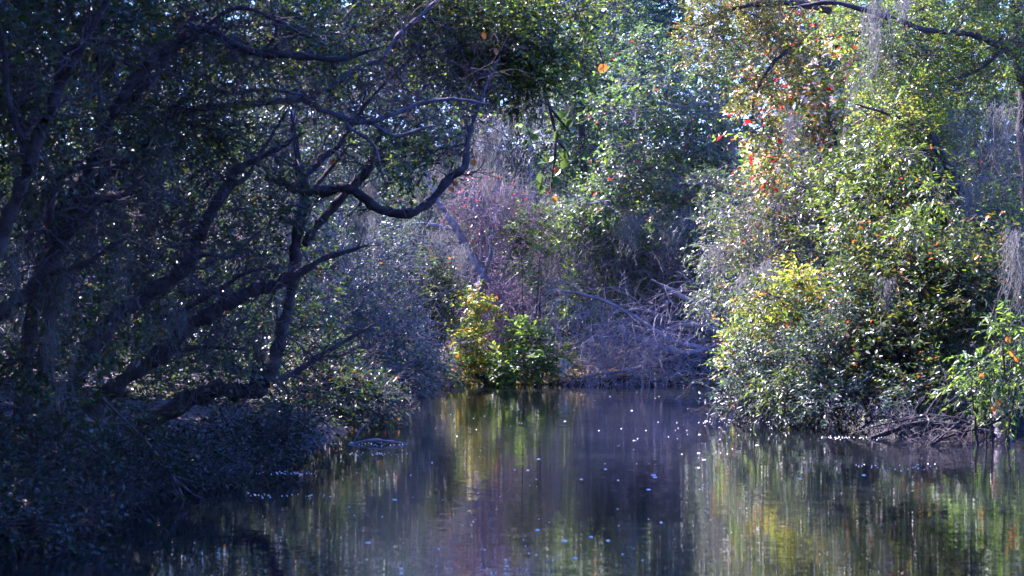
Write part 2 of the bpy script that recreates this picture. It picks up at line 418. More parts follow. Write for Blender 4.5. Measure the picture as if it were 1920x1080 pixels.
SEED = [100]
def plant(name, label, cat, base, crowns=(), leaf=.08, pal=MIDGREEN, trunk=None, limbs=(), group=None, mat=LEAF, bark=BARK, twigmat=TWIG,
          stems=0, stem_r=.02, twigs=None, k=10, aspect=.45, spray=.35, droop=.15, fine=False, up=.9, twig_r=.004, clump=12, trunk_name='trunk', limb_bark=None, spray_twigs=True):
    """base: world point or (px, Y): foot on the ground. crowns: (px,py,Y,rx_px,ry_px,rd_m,n_sprays). trunk/limbs: world rows (x,y,z,r)."""
    SEED[0] += 1; rng = np.random.default_rng(SEED[0])
    if len(base) == 2:
        x = (base[0] - 960) / FPX * base[1]; base = np.array([x, base[1], gz(x, base[1])])
    t = empty(name, base, label, cat, group)
    side = []
    if trunk is not None:
        _, s_ = limb(trunk_name, trunk, bark, t, SEED[0], sides=12); side.append(s_[len(s_) // 4:])
    for i, lb in enumerate(limbs):
        _, s_ = limb('limb', lb, limb_bark or bark, t, SEED[0] * 7 + i, sides=8); side.append(s_[2:])
    cw = [(P(a, b, c), np.array([M(rx, c), rd, M(ry, c)]), n) for a, b, c, rx, ry, rd, n in crowns]
    for i in range(stems):
        c, r, _ = cw[i % len(cw)]
        foot = base + np.array([rng.normal(0, .12), rng.normal(0, .12), -.08]); top = c + rng.normal(0, .35, 3) * r
        mid = foot * .55 + top * .45 + rng.normal(0, .12, 3) * r
        limb('stem', [[*foot, stem_r * 1.3], [*mid, stem_r], [*top, stem_r * .5]], limb_bark or bark, t, SEED[0] + i, sides=6)
    tw = []; tw0 = []
    if cat == 'tree':
        for s_ in side:
            m_ = max(3, len(s_) // 3); j_ = rng.integers(0, len(s_), m_)
            tw0 += grow(s_[j_, :3], rng.normal(0, 1, (m_, 3)) + np.array([0, 0, .3]), .45, np.minimum(.35 * s_[j_, 3], .012), 2, rng, 4, 6, .45, 0)
    if cw:
        V, F, C, tw = foliage(cw, rng, leaf, pal, aspect, k, spray, droop, up, fine, clump, twig_r, spray_twigs)
        kk = F.shape[1]
        tag(mesh_obj('crown' if cat == 'tree' else 'foliage', V, F.ravel(), np.arange(len(F)) * kk, mat, t, C), kind='stuff')
    tw = tw + tw0
    if twigs is not None: tw = tw + twigs(rng)
    if tw:
        V, q = join_tubes(tw, 3)
        tag(quads_obj('twigs', V, q, twigmat, t), kind='stuff')
    return t

def twig_cloud(px, py, Y, rx, ry, rd, n, length, rad, levels=3, kids=3, grav=-.05, bias=(0, 0, .3), wander=.35):
    def f(rng):
        c = P(px, py, Y); r = np.array([M(rx, Y), rd, M(ry, Y)])
        st = c + nrm(rng.normal(0, 1, (n, 3))) * (rng.uniform(0, 1, (n, 1)) ** .5) * r
        return grow(st, rng.normal(0, 1, (n, 3)) + np.array(bias), length, rad, levels, rng, kids, 6, wander, grav)
    return f
def both(*fs): return lambda rng: sum((f(rng) for f in fs), [])

MOSSCOL = [(3, (.30, .30, .27)), (2, (.40, .39, .35)), (1, (.22, .21, .19))]
def moss(label, px, py, Y, wpx, hpx, n=60, group='moss hanging from the branches', bright=1.0, depth=.10, r=.0028):
    """a hank of hanging moss: thin tangled strands from a branch, top at (px,py), wpx wide, hpx long"""
    SEED[0] += 1; rng = np.random.default_rng(SEED[0])
    top = P(px, py, Y); wd = M(wpx, Y); h = M(hpx, Y); K = 9
    st = top + np.stack([rng.normal(0, wd * .33, n), rng.normal(0, depth, n), rng.uniform(-.25, .03, n) * h], -1)
    ln = h * rng.uniform(.12, 1.0, n) ** 1.5
    sw = np.cumsum(rng.normal(0, 1, (n, K, 3)), 1) * np.array([1, 1, .15])
    t = np.linspace(0, 1, K)
    pt = st[:, None] + sw * (ln[:, None, None] * .055) - np.array([0, 0, 1]) * (ln[:, None] * t)[..., None]
    pt[..., 0] += (top[0] - st[:, None, 0]) * (t ** 1.5)[None] * .55          # the hank tapers to its end
    # short curls off the strands
    m = n * 3; i = rng.integers(0, n, m); j = rng.integers(1, K - 1, m)
    cs = pt[i, j]; cd = nrm(rng.normal(0, 1, (m, 3)) + np.array([0, 0, -.4])); cl = rng.uniform(.03, .09, m)
    cp = np.stack([cs + cd * cl[:, None] * u + np.array([0, 0, -1]) * (cl * u * u * .8)[:, None] for u in np.linspace(0, 1, 4)], 1)
    V, q = join_tubes([(pt, np.linspace(1, .5, K)[None] * np.full((n, 1), r)), (cp, np.full((m, 4), r * .7))], 3)
    o = empty('hanging_moss', top, label, 'moss', group)
    c = pick(rng, [(a, tuple(v * bright for v in b)) for a, b in MOSSCOL], len(q))
    tag(mesh_obj('strands', V, q.ravel(), np.arange(len(q)) * 4, MOSS, o, c), kind='stuff')
    return o

# ------------------------------------------------------------------ the far wood behind everything
def far_wood():
    rng = np.random.default_rng(5)
    n = 75000
    x = rng.uniform(-36, 36, n); y = rng.uniform(68, 92, n); z = rng.uniform(0, 1, n) ** .9 * (22 + 3 * np.sin(x * .45) + 2 * np.sin(x * 1.3 + 1)) + .5
    pos = np.stack([x, y, z], -1)
    L = rng.uniform(.32, .6, n)
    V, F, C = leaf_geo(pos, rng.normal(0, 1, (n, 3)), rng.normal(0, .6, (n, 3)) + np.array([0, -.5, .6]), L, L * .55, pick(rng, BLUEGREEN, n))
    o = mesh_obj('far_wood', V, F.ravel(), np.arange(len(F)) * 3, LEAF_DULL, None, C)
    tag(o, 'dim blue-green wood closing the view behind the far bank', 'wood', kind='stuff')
far_wood()

# ------------------------------------------------------------------ trees of the far bank
G_FAR = 'trees behind the far bank'
def pole(px, Y, top_py, r_px, lean=0, top_r=.45):
    x0 = P(px, 0, Y)[0]; g = gz(x0, Y); t = P(px + lean, top_py, Y)
    return [[x0, Y, g - .15, M(r_px, Y) * 1.3], [x0 + (t[0] - x0) * .3 + .08, Y, g + (t[2] - g) * .33, M(r_px, Y)],
            [x0 + (t[0] - x0) * .7 - .06, Y, g + (t[2] - g) * .67, M(r_px, Y) * .8], [t[0], Y, t[2], M(r_px, Y) * top_r]]

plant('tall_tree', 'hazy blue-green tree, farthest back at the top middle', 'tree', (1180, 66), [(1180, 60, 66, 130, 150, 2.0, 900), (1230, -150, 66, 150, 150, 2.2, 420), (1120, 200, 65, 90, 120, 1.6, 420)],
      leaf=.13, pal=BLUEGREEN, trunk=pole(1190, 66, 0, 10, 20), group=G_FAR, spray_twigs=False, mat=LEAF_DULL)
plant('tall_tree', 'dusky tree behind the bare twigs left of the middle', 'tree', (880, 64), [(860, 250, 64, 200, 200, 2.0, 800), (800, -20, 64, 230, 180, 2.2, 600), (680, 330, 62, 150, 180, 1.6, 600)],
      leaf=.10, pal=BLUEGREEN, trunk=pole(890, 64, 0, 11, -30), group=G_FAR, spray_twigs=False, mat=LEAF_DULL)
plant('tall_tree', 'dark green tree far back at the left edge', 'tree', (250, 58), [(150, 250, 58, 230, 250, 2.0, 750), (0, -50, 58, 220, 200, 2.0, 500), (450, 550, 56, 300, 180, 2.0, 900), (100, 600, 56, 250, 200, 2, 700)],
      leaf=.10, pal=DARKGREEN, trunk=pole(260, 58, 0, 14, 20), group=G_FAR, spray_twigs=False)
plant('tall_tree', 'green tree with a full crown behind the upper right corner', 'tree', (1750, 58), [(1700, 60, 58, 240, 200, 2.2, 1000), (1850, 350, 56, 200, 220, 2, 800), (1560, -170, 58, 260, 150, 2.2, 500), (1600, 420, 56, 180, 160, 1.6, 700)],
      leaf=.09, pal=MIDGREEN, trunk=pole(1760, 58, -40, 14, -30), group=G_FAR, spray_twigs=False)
plant('tall_tree', 'added shade tree whose crown rises out of the picture above the upper left', 'tree', (200, 60), [(-290, -350, 60, 300, 230, 3.0, 700), (-520, -250, 56, 320, 260, 3.0, 700)], leaf=.22, pal=DARKGREEN, trunk=pole(200, 60, -300, 15, -20), group=G_FAR, spray_twigs=False, spray=.6)  # crown out of view, added to shade the far bank
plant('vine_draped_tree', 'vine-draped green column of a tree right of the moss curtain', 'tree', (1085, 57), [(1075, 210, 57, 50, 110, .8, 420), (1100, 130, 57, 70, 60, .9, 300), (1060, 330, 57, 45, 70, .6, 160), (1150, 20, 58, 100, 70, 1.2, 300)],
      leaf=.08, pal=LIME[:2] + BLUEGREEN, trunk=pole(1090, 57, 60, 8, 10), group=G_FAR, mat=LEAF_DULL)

# the pale-barked broadleaf tree with tiered sprays
plant('broadleaf_tree', 'glossy green broadleaf tree with tiered sprays in the middle of the far bank', 'tree', (1390, 55.5),
      [(1230, 150, 54.5, 110, 30, .8, 200), (1170, 210, 54, 90, 22, .6, 140), (1290, 205, 54.5, 110, 30, .8, 190), (1330, 270, 54.3, 110, 30, .8, 190), (1220, 270, 54.1, 80, 26, .6, 130), (1170, 330, 53.8, 90, 24, .6, 170), (1290, 345, 54, 120, 28, .8, 200),
       (1130, 378, 53.6, 60, 14, .4, 70), (1240, 395, 53.8, 70, 18, .5, 80), (1400, 330, 54.5, 80, 60, .7, 180), (1340, 110, 55, 100, 36, .9, 200), (1400, 430, 54, 70, 50, .6, 160), (1210, 95, 55, 60, 22, .6, 90)],
      leaf=.085, pal=MIDGREEN + BLUEGREEN, trunk=pxpath([(1420, 705, 13), (1405, 560, 11), (1385, 400, 10), (1378, 310, 9), (1350, 220, 8), (1335, 170, 6), (1300, 90, 4)], 55.5),
      limbs=[pxpath([(1345, 200, 6), (1320, 196, 5, -.5), (1280, 200, 4, -1), (1210, 190, 3, -1.2)], 55.5), pxpath([(1345, 200, 5), (1390, 176, 5, -.6), (1440, 150, 3, -.8)], 55.5),
             pxpath([(1378, 330, 6), (1300, 345, 4, -1), (1220, 350, 3, -1.5), (1120, 378, 2, -1.8)], 55.5)], bark=BARK_PALE, twigmat=TWIG_PALE, aspect=.5)

plant('red_leaved_tree', 'brightly lit tree with red and yellow leaves and glints coloured pale pink at upper right', 'tree', (1560, 51),
      [(1540, 190, 50.5, 90, 75, .5, 218), (1460, 140, 50.8, 70, 80, .4, 138), (1590, 110, 50.5, 80, 70, .5, 151), (1500, 290, 50, 90, 45, .4, 109), (1600, 260, 50, 70, 60, .4, 125), (1640, 330, 49.8, 60, 40, .3, 67), (1450, 40, 51, 80, 50, .4, 92), (1480, 300, 46, 60, 40, .4, 45), (1600, 200, 45, 60, 50, .4, 55), (1540, 120, 45.5, 70, 50, .4, 50), (1420, 230, 46.5, 40, 40, .3, 30)],
      leaf=.10, pal=RED, trunk=pxpath([(1560, 720, 12), (1550, 560, 11), (1565, 400, 9), (1560, 300, 8), (1545, 200, 6), (1530, 60, 4)], 51),
      limbs=[pxpath([(1562, 430, 6), (1530, 368, 8, -4.6), (1556, 338, 8, -5), (1590, 318, 7, -5), (1650, 300, 5, -5)], 51), pxpath([(1566, 420, 6), (1568, 330, 5, -.8), (1566, 255, 4, -1)], 51),
             pxpath([(1560, 300, 5), (1620, 265, 4, -.5), (1665, 245, 3, -.7)], 51)], aspect=.55)

plant('olive_oak', 'olive-green small-leaved oak hanging in from the top right of middle', 'tree', (1720, 49.5),
      [(1340, 60, 46.5, 70, 60, .7, 315), (1400, 20, 46.5, 80, 45, .8, 315), (1450, 90, 46.5, 60, 70, .6, 225), (1410, 170, 46, 35, 45, .4, 97), (1500, -40, 47, 180, 70, 1.2, 600), (1430, 235, 46, 14, 40, .2, 37)],
      leaf=.055, pal=OLIVE, trunk=pxpath([(1720, 760, 14, 3), (1715, 500, 12, 3), (1700, 250, 11, 2), (1660, 60, 9, 1), (1600, -60, 7), (1480, -160, 4)], 46.5),
      limbs=[pxpath([(1555, 20, 7, .6), (1470, 5, 6), (1380, 15, 4), (1310, 50, 2)], 46.5), pxpath([(1660, 60, 5, 1), (1560, 70, 5, .6), (1470, 100, 4), (1420, 170, 3), (1412, 210, 2)], 46.5)], spray=.3, twig_r=.003)

plant('overhanging_oak', 'dark green oak limb with lime-lit tips over the upper right', 'tree', (1960, 43),
      [(1720, 110, 42, 110, 60, .9, 465), (1800, 170, 42, 90, 60, .8, 315), (1690, 220, 41.5, 70, 45, .6, 240), (1740, 255, 41.5, 50, 35, .5, 120), (1880, 80, 42, 90, 70, .9, 315), (1640, 40, 42, 120, 40, .9, 285), (1800, 10, 42.5, 160, 40, 1, 420), (1850, -110, 43, 220, 80, 1.3, 600)],
      leaf=.06, pal=OLIVE[:2] + LIME + MIDGREEN[:2], trunk=pxpath([(1985, 800, 26, 1), (1965, 600, 22, 1), (1940, 420, 19, .5), (1925, 250, 16), (1915, 100, 13), (1900, -60, 9)], 43),
      limbs=[pxpath([(1915, 110, 9), (1850, 75, 6, -1.2), (1800, 62, 6, -1.5), (1740, 58, 5.5, -1.6), (1690, 42, 5.5, -1.7), (1640, 25, 5, -1.8), (1560, 5, 4.5, -1.8), (1500, 12, 3, -1.7)], 43),
             pxpath([(1940, 440, 12, .4), (1900, 432, 11, -1.4), (1862, 425, 10, -2.1), (1830, 408, 9, -2.4)], 43),
             pxpath([(1850, 430, 9, -1.2), (1815, 385, 9, -2), (1795, 355, 9, -2.3), (1775, 310, 8, -2.5), (1750, 265, 7, -2.5), (1732, 240, 5, -2.4)], 43),
             pxpath([(1795, 355, 6, -2.4), (1762, 330, 6, -2.5), (1745, 300, 5, -2.5)], 43),
             pxpath([(1918, 70, 6, -.5), (1880, 95, 5, -.9), (1835, 130, 4, -1.2), (1780, 150, 3, -1.4)], 43)], spray=.3, twig_r=.003,
      twigs=twig_cloud(1850, 250, 42, 70, 150, .8, 60, .9, .006, 3, 3, -.06))

# dense understorey closing the gaps between the far trunks
G_US = 'understorey behind the far bank'
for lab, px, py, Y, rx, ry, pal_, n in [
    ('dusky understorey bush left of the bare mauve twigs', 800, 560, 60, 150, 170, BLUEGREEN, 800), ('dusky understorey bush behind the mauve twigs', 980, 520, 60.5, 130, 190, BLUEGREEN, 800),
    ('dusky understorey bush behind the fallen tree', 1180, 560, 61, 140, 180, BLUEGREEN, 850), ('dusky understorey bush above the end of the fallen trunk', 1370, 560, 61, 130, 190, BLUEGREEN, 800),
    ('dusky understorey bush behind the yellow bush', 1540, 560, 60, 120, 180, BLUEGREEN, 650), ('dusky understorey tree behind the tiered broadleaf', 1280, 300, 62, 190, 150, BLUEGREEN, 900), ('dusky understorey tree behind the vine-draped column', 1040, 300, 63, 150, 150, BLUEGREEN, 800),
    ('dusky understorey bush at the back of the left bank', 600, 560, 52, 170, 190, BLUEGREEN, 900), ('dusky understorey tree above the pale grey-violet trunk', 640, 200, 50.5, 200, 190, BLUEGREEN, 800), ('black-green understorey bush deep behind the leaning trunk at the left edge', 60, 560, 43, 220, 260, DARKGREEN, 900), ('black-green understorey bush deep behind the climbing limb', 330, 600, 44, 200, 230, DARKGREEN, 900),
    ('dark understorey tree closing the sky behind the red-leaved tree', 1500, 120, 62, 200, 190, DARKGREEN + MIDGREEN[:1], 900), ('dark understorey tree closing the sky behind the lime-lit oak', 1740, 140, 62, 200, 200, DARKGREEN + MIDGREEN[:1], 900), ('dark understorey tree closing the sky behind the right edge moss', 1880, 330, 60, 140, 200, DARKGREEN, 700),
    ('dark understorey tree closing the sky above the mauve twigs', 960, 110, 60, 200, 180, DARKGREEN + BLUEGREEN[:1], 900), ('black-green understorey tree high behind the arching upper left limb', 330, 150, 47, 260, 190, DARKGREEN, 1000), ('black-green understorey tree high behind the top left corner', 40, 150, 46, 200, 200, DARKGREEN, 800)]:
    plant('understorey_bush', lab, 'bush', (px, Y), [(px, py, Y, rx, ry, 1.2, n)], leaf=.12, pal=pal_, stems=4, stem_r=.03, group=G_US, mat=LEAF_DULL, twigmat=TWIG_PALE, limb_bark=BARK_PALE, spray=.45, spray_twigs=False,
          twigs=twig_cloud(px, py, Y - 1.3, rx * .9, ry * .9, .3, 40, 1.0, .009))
plant('sunlit_sprays', 'oak sprays coloured bright lime-yellow as if sunlit below the overhanging oak limb', 'branch', P(1735, 240, 40.6), [(1690, 235, 40.5, 60, 30, .3, 70), (1740, 265, 40.5, 45, 24, .3, 45), (1640, 205, 40.6, 40, 24, .3, 35), (1720, 180, 40.6, 60, 24, .3, 45)], leaf=.065, pal=LIME + YELLOW[:1], k=9, limbs=[pxpath([(1750, 262, 5), (1715, 235, 4), (1670, 215, 3), (1620, 200, 2)], 40.6)])  # sunlit tips of the oak: the light is put into the leaf colour
# ------------------------------------------------------------------ undergrowth of the far bank
G_SH = 'shrubs along the far bank'
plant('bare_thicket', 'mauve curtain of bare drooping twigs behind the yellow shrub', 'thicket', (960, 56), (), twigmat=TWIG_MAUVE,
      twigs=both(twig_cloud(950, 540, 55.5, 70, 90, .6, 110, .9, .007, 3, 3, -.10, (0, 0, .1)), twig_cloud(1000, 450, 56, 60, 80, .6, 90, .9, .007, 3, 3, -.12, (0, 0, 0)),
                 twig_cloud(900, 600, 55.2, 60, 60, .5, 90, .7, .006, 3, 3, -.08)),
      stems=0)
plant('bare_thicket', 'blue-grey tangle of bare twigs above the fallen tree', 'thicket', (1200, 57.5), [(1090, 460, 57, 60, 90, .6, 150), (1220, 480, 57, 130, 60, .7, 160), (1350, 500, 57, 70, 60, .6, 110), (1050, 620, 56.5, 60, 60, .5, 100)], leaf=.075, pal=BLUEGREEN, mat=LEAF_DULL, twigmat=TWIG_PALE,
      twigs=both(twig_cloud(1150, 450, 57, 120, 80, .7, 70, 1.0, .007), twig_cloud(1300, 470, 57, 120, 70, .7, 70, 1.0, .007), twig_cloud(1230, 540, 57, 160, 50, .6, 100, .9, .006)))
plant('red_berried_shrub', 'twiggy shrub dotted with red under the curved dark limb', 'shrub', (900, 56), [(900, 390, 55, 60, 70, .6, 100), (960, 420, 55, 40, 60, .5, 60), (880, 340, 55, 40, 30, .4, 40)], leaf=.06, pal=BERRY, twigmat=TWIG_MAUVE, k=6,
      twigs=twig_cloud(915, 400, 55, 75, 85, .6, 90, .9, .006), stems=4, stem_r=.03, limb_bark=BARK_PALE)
plant('yellow_shrub', 'yellow and orange sunlit shrub at the left end of the far bank', 'shrub', (868, 54.4), [(868, 600, 54.0, 30, 48, .4, 66), (850, 655, 53.8, 42, 32, .4, 71), (890, 580, 54.2, 26, 30, .3, 38), (905, 650, 54.0, 36, 40, .4, 55), (838, 688, 53.6, 44, 22, .3, 60)],
      leaf=.115, pal=YELLOW[:2] + LIME[:2] + MIDGREEN[:1] + [(.6, (.40, .15, .03))], stems=7, stem_r=.016, group=G_SH)
plant('low_green_shrub', 'low rounded green shrub sitting at the middle of the far waterline', 'shrub', (1000, 54.3), [(1005, 630, 53.55, 40, 32, .4, 71), (965, 672, 53.25, 42, 26, .4, 71), (1030, 668, 53.25, 34, 28, .4, 60), (1000, 690, 53.05, 60, 12, .3, 38)],
      leaf=.105, pal=LIME + MIDGREEN[:2] + [(2, (.22, .24, .12))], stems=7, stem_r=.016, group=G_SH)  # pale leaves mixed in to paint sunlight on a shaded shrub
plant('pale_lit_shrub', 'shrub with leaves glinting white left of the yellow shrub', 'shrub', (790, 52), [(805, 540, 51, 55, 45, .6, 260), (760, 600, 50.5, 60, 50, .6, 220), (820, 600, 51, 40, 40, .4, 120)], leaf=.065, pal=GLOSS, stems=6, limb_bark=BARK_PALE)
plant('dim_shrub', 'dim blue-green shrub between the hero trunk and the glinting shrub', 'shrub', (690, 47), [(690, 620, 46, 100, 80, .8, 380), (630, 540, 46, 80, 80, .7, 280), (720, 480, 47, 90, 60, .7, 240), (740, 690, 45.5, 70, 35, .5, 180)], leaf=.07, pal=BLUEGREEN, stems=7, limb_bark=BARK_PALE, twigmat=TWIG_PALE,
      twigs=both(twig_cloud(700, 600, 46, 110, 90, .7, 80, .9, .006), twig_cloud(640, 470, 46, 90, 70, .7, 50, .9, .006)))
plant('climbing_shrub', 'lime-leaved sprays climbing through the bare mauve twigs', 'shrub', (1000, 55.2), [(1000, 440, 54.6, 34, 40, .3, 60), (1012, 500, 54.4, 24, 40, .3, 40), (975, 455, 54.5, 20, 30, .3, 26), (1015, 540, 54.4, 18, 24, .2, 20)], leaf=.09, pal=LIME[:2] + MIDGREEN[:2], stems=4, stem_r=.012, k=8)
plant('mixed_thicket', 'leafy and twiggy thicket under the tiered broadleaf tree', 'thicket', (1150, 56.5), [(1090, 420, 55.8, 60, 60, .5, 221), (1180, 440, 55.8, 70, 50, .5, 221), (1120, 540, 55.6, 60, 50, .5, 204), (1250, 470, 55.8, 70, 60, .5, 238), (1340, 440, 55.8, 60, 60, .5, 204), (1390, 560, 55, 50, 60, .5, 221), (1300, 540, 55.5, 60, 40, .4, 80)], leaf=.085, pal=BLUEGREEN + MIDGREEN[:3] + LIME[:1], stems=9, stem_r=.02, limb_bark=BARK_PALE, twigmat=TWIG_PALE,
      twigs=both(twig_cloud(1130, 480, 55.6, 90, 90, .5, 80, 1.0, .008), twig_cloud(1280, 490, 55.6, 110, 70, .5, 80, 1.0, .008)))
plant('bank_brush', 'low dim brush on the bank under the fallen tree', 'brush', (1240, 55.2), [(1120, 690, 54.8, 70, 26, .4, 90), (1240, 690, 54.9, 80, 30, .4, 110), (1350, 690, 54.9, 60, 28, .4, 90), (1180, 650, 55.3, 90, 30, .4, 90), (1310, 640, 55.3, 80, 36, .4, 90)], leaf=.06, pal=BLUEGREEN[:2] + BROWN[:1], mat=LEAF_DULL, stems=5, stem_r=.01, twigmat=TWIG_PALE,
      twigs=both(twig_cloud(1160, 680, 54.7, 90, 30, .4, 50, .5, .006), twig_cloud(1310, 680, 54.7, 90, 30, .4, 50, .5, .006)))
# fallen dead tree with grey twigs
def fallen():
    rng = np.random.default_rng(77)
    Y = 53.8
    t = empty('fallen_tree', [P(1340, 700, Y)[0], Y, gz(P(1340, 700, Y)[0], Y)], 'grey fallen dead tree with drooping bare twigs at the far waterline', 'tree')
    limb('trunk', pxpath([(1400, 712, 9, .8), (1375, 672, 8, .5), (1354, 640, 7, .2), (1327, 591, 5.5), (1294, 565, 4.5), (1245, 537, 3)], Y), BARK_PALE, t, 1, 8)
    rows = [[(1356, 645, 5), (1339, 617, 4.5), (1312, 608, 4), (1279, 610, 3.5), (1230, 627, 2.5), (1205, 650, 1.5)],
            [(1352, 640, 4, .2), (1290, 662, 4), (1222, 649, 3.5), (1174, 644, 3), (1170, 595, 2.6), (1192, 580, 2.2), (1240, 590, 1.5)],
            [(1345, 655, 4, .3), (1270, 640, 4), (1200, 600, 3.5), (1140, 568, 3), (1090, 552, 2.3), (1050, 545, 1.5)],
            [(1325, 590, 3), (1318, 560, 2.5), (1322, 535, 2), (1316, 520, 1.3)], [(1327, 592, 2.6), (1332, 560, 2), (1330, 545, 1.4)],
            [(1300, 660, 4, .4), (1200, 690, 3.5, .1), (1130, 700, 2.5), (1080, 712, 1.6)], [(1390, 640, 3), (1370, 605, 2.5), (1395, 612, 2), (1372, 585, 1.4)]]
    tw = []
    for i, r in enumerate(rows):
        _, s = limb('limb', pxpath([(v[0], v[1], v[2] * 1.1, *v[3:]) for v in r], Y), TWIG_PALE, t, 20 + i, 6)
        m = 18 if i < 3 or i == 5 else 6
        j = rng.integers(int(len(s) * .25), len(s), m)
        tw += grow(s[j, :3], np.stack([rng.normal(-.7, .5, m), rng.normal(-.2, .4, m), rng.normal(-.25, .5, m)], -1), .75, .0075, 3, rng, 3, 6, .3, -.10, .6)
    for a, b, n in ((1110, 590, 22), (1130, 640, 33), (1180, 650, 33), (1240, 660, 33), (1290, 640, 27), (1330, 680, 22), (1130, 695, 27), (1190, 705, 22), (1250, 700, 27), (1300, 705, 22), (1250, 570, 16)):
        c = P(a, b, Y); st = c + rng.normal(0, 1, (n, 3)) * np.array([M(32, Y), .35, M(28, Y)])
        tw += grow(st, np.stack([rng.normal(-.4, .7, n), rng.normal(-.2, .4, n), rng.normal(-.3, .6, n)], -1), .7, .007, 2, rng, 4, 6, .3, -.10, .6)
    V, q = join_tubes(tw, 3); V[:, 2] = np.maximum(V[:, 2], -.1)
    tag(quads_obj('twigs', V, q, TWIG_BLEACHED, t), kind='stuff')
fallen()
# ------------------------------------------------------------------ right bank
G_R = 'shrubs on the right bank'
plant('glossy_shrub', 'large glossy-leaved shrub filling the right bank', 'shrub', (1740, 40.5),
      [(1760, 560, 38.8, 110, 85, .8, 560), (1680, 500, 39.2, 100, 80, .8, 460), (1830, 520, 38.5, 80, 90, .8, 360), (1700, 640, 38.2, 110, 70, .8, 460), (1800, 660, 38, 70, 70, .6, 300), (1640, 570, 39, 80, 60, .7, 300), (1620, 690, 38.2, 80, 50, .6, 260), (1740, 720, 37.5, 90, 35, .6, 220)],
      leaf=.075, pal=GLOSS, stems=10, stem_r=.03, group=G_R, aspect=.48)
plant('green_shrub', 'taller green shrub with upright sprigs behind the glossy right-bank shrub', 'shrub', (1690, 43), [(1640, 420, 42, 90, 70, .7, 340), (1720, 400, 42, 90, 80, .7, 380), (1800, 420, 42, 80, 90, .7, 300), (1680, 320, 42.5, 90, 60, .6, 280), (1880, 480, 41, 60, 110, .6, 240), (1580, 350, 43.5, 70, 60, .6, 220)],
      leaf=.08, pal=GLOSS[:3] + GLOSS[:2] + LIME[:1], stems=9, stem_r=.03, group=G_R)
ys = plant('yellow_bush', 'yellow sunlit bush above the low willow on the right bank', 'shrub', (1500, 44.5), [(1505, 545, 43.8, 42, 40, .45, 200), (1470, 590, 43.6, 50, 30, .45, 190), (1530, 590, 43.5, 40, 45, .4, 130), (1420, 640, 43.4, 50, 26, .4, 150), (1400, 680, 43.2, 40, 20, .3, 70)],
      leaf=.075, pal=YELLOW + LIME, stems=8, stem_r=.02, group=G_R, limbs=[pxpath([(1500, 660, 5), (1470, 605, 4, -.8), (1430, 612, 3, -1.1), (1390, 635, 2.4, -1.3), (1350, 664, 1.5, -1.4)], 44.5)])
rng = np.random.default_rng(9)
for i in range(64):                      # the lime frond: leaves one can pick out
    u = rng.uniform(0, 1); x = 1352 + 90 * u; y = 664 - 62 * u ** .8 + rng.normal(0, 5)
    leaf_part(ys, P(x, y, 43.1 + rng.normal(0, .08)), (rng.normal(-.5, .6), rng.normal(-.3, .5), rng.normal(.1, .5)), (rng.normal(0, .4), -.4, 1), rng.uniform(.07, .11), L_LIME)
plant('low_willow', 'low blue-green willow-like shrub leaning over the water right of the fallen tree', 'shrub', (1480, 41.0), [(1480, 680, 39.6, 90, 50, .5, 320), (1560, 650, 38.4, 70, 70, .4, 280), (1420, 735, 39.6, 60, 30, .5, 170), (1520, 745, 38.6, 90, 32, .5, 280), (1600, 745, 37.8, 70, 32, .4, 190), (1680, 770, 37.0, 60, 22, .4, 110)],
      leaf=.07, pal=BLUEGREEN, mat=LEAF_DULL, stems=8, stem_r=.022, group=G_R, aspect=.32, twigs=both(twig_cloud(1450, 720, 40, 80, 40, .5, 50, .7, .005), twig_cloud(1600, 740, 38.6, 80, 30, .5, 40, .7, .005)))
plant('tall_shrub', 'tall loose glossy shrub rising above the yellow bush', 'shrub', (1480, 48), [(1480, 400, 47, 80, 70, .6, 300), (1540, 450, 47, 80, 70, .7, 300), (1440, 490, 46.5, 60, 60, .5, 190), (1580, 400, 47, 60, 60, .5, 180), (1400, 440, 48, 60, 70, .6, 180), (1500, 320, 47.5, 80, 40, .6, 180)], leaf=.07, pal=GLOSS, stems=6, stem_r=.03,
      twigs=twig_cloud(1500, 420, 47, 90, 70, .6, 60, .8, .006), twigmat=TWIG_PALE, group=G_R)
ls = plant('long_leaved_shrub', 'bright green long-leaved shrub in the lower right corner', 'shrub', (1870, 35.5), [(1860, 690, 34.6, 50, 50, .4, 48), (1890, 645, 34.6, 35, 40, .4, 30), (1825, 735, 34.4, 32, 22, .3, 18), (1930, 720, 34.6, 50, 60, .4, 30)], leaf=.095, pal=LIME[:1] + MIDGREEN[:2] + GLOSS[:1], aspect=.28, stems=6, stem_r=.016, droop=.5, group=G_R, fine=True)
for x, y in ((1868, 748), (1862, 760), (1896, 655), (1902, 668), (1844, 700), (1888, 630)):
    leaf_part(ls, P(x, y, 34.3), (rng.normal(0, .4), -.2, -1), (0, -1, .4), .09, L_ORANGE, 'orange dying leaf')
rl = np.random.default_rng(4)
loose = [(rl.uniform(1400, 1910), 0, rl.uniform(37.5, 41.5), rl.uniform(22, 60), rl.uniform(14, 34), .4, int(rl.uniform(20, 50))) for _ in range(26)]
loose = [(a, 260 + 480 * rl.uniform(max(0, (1560 - a) / 300), 1), c, d, e, f, g) for a, b, c, d, e, f, g in loose]
plant('loose_shrub', 'loose drooping sprays hanging in front of the right bank shrubs', 'shrub', (1820, 39.5), loose, leaf=.08, pal=GLOSS + GLOSS[:2] + LIME[:1], stems=10, stem_r=.016, group=G_R, droop=.45, aspect=.36)
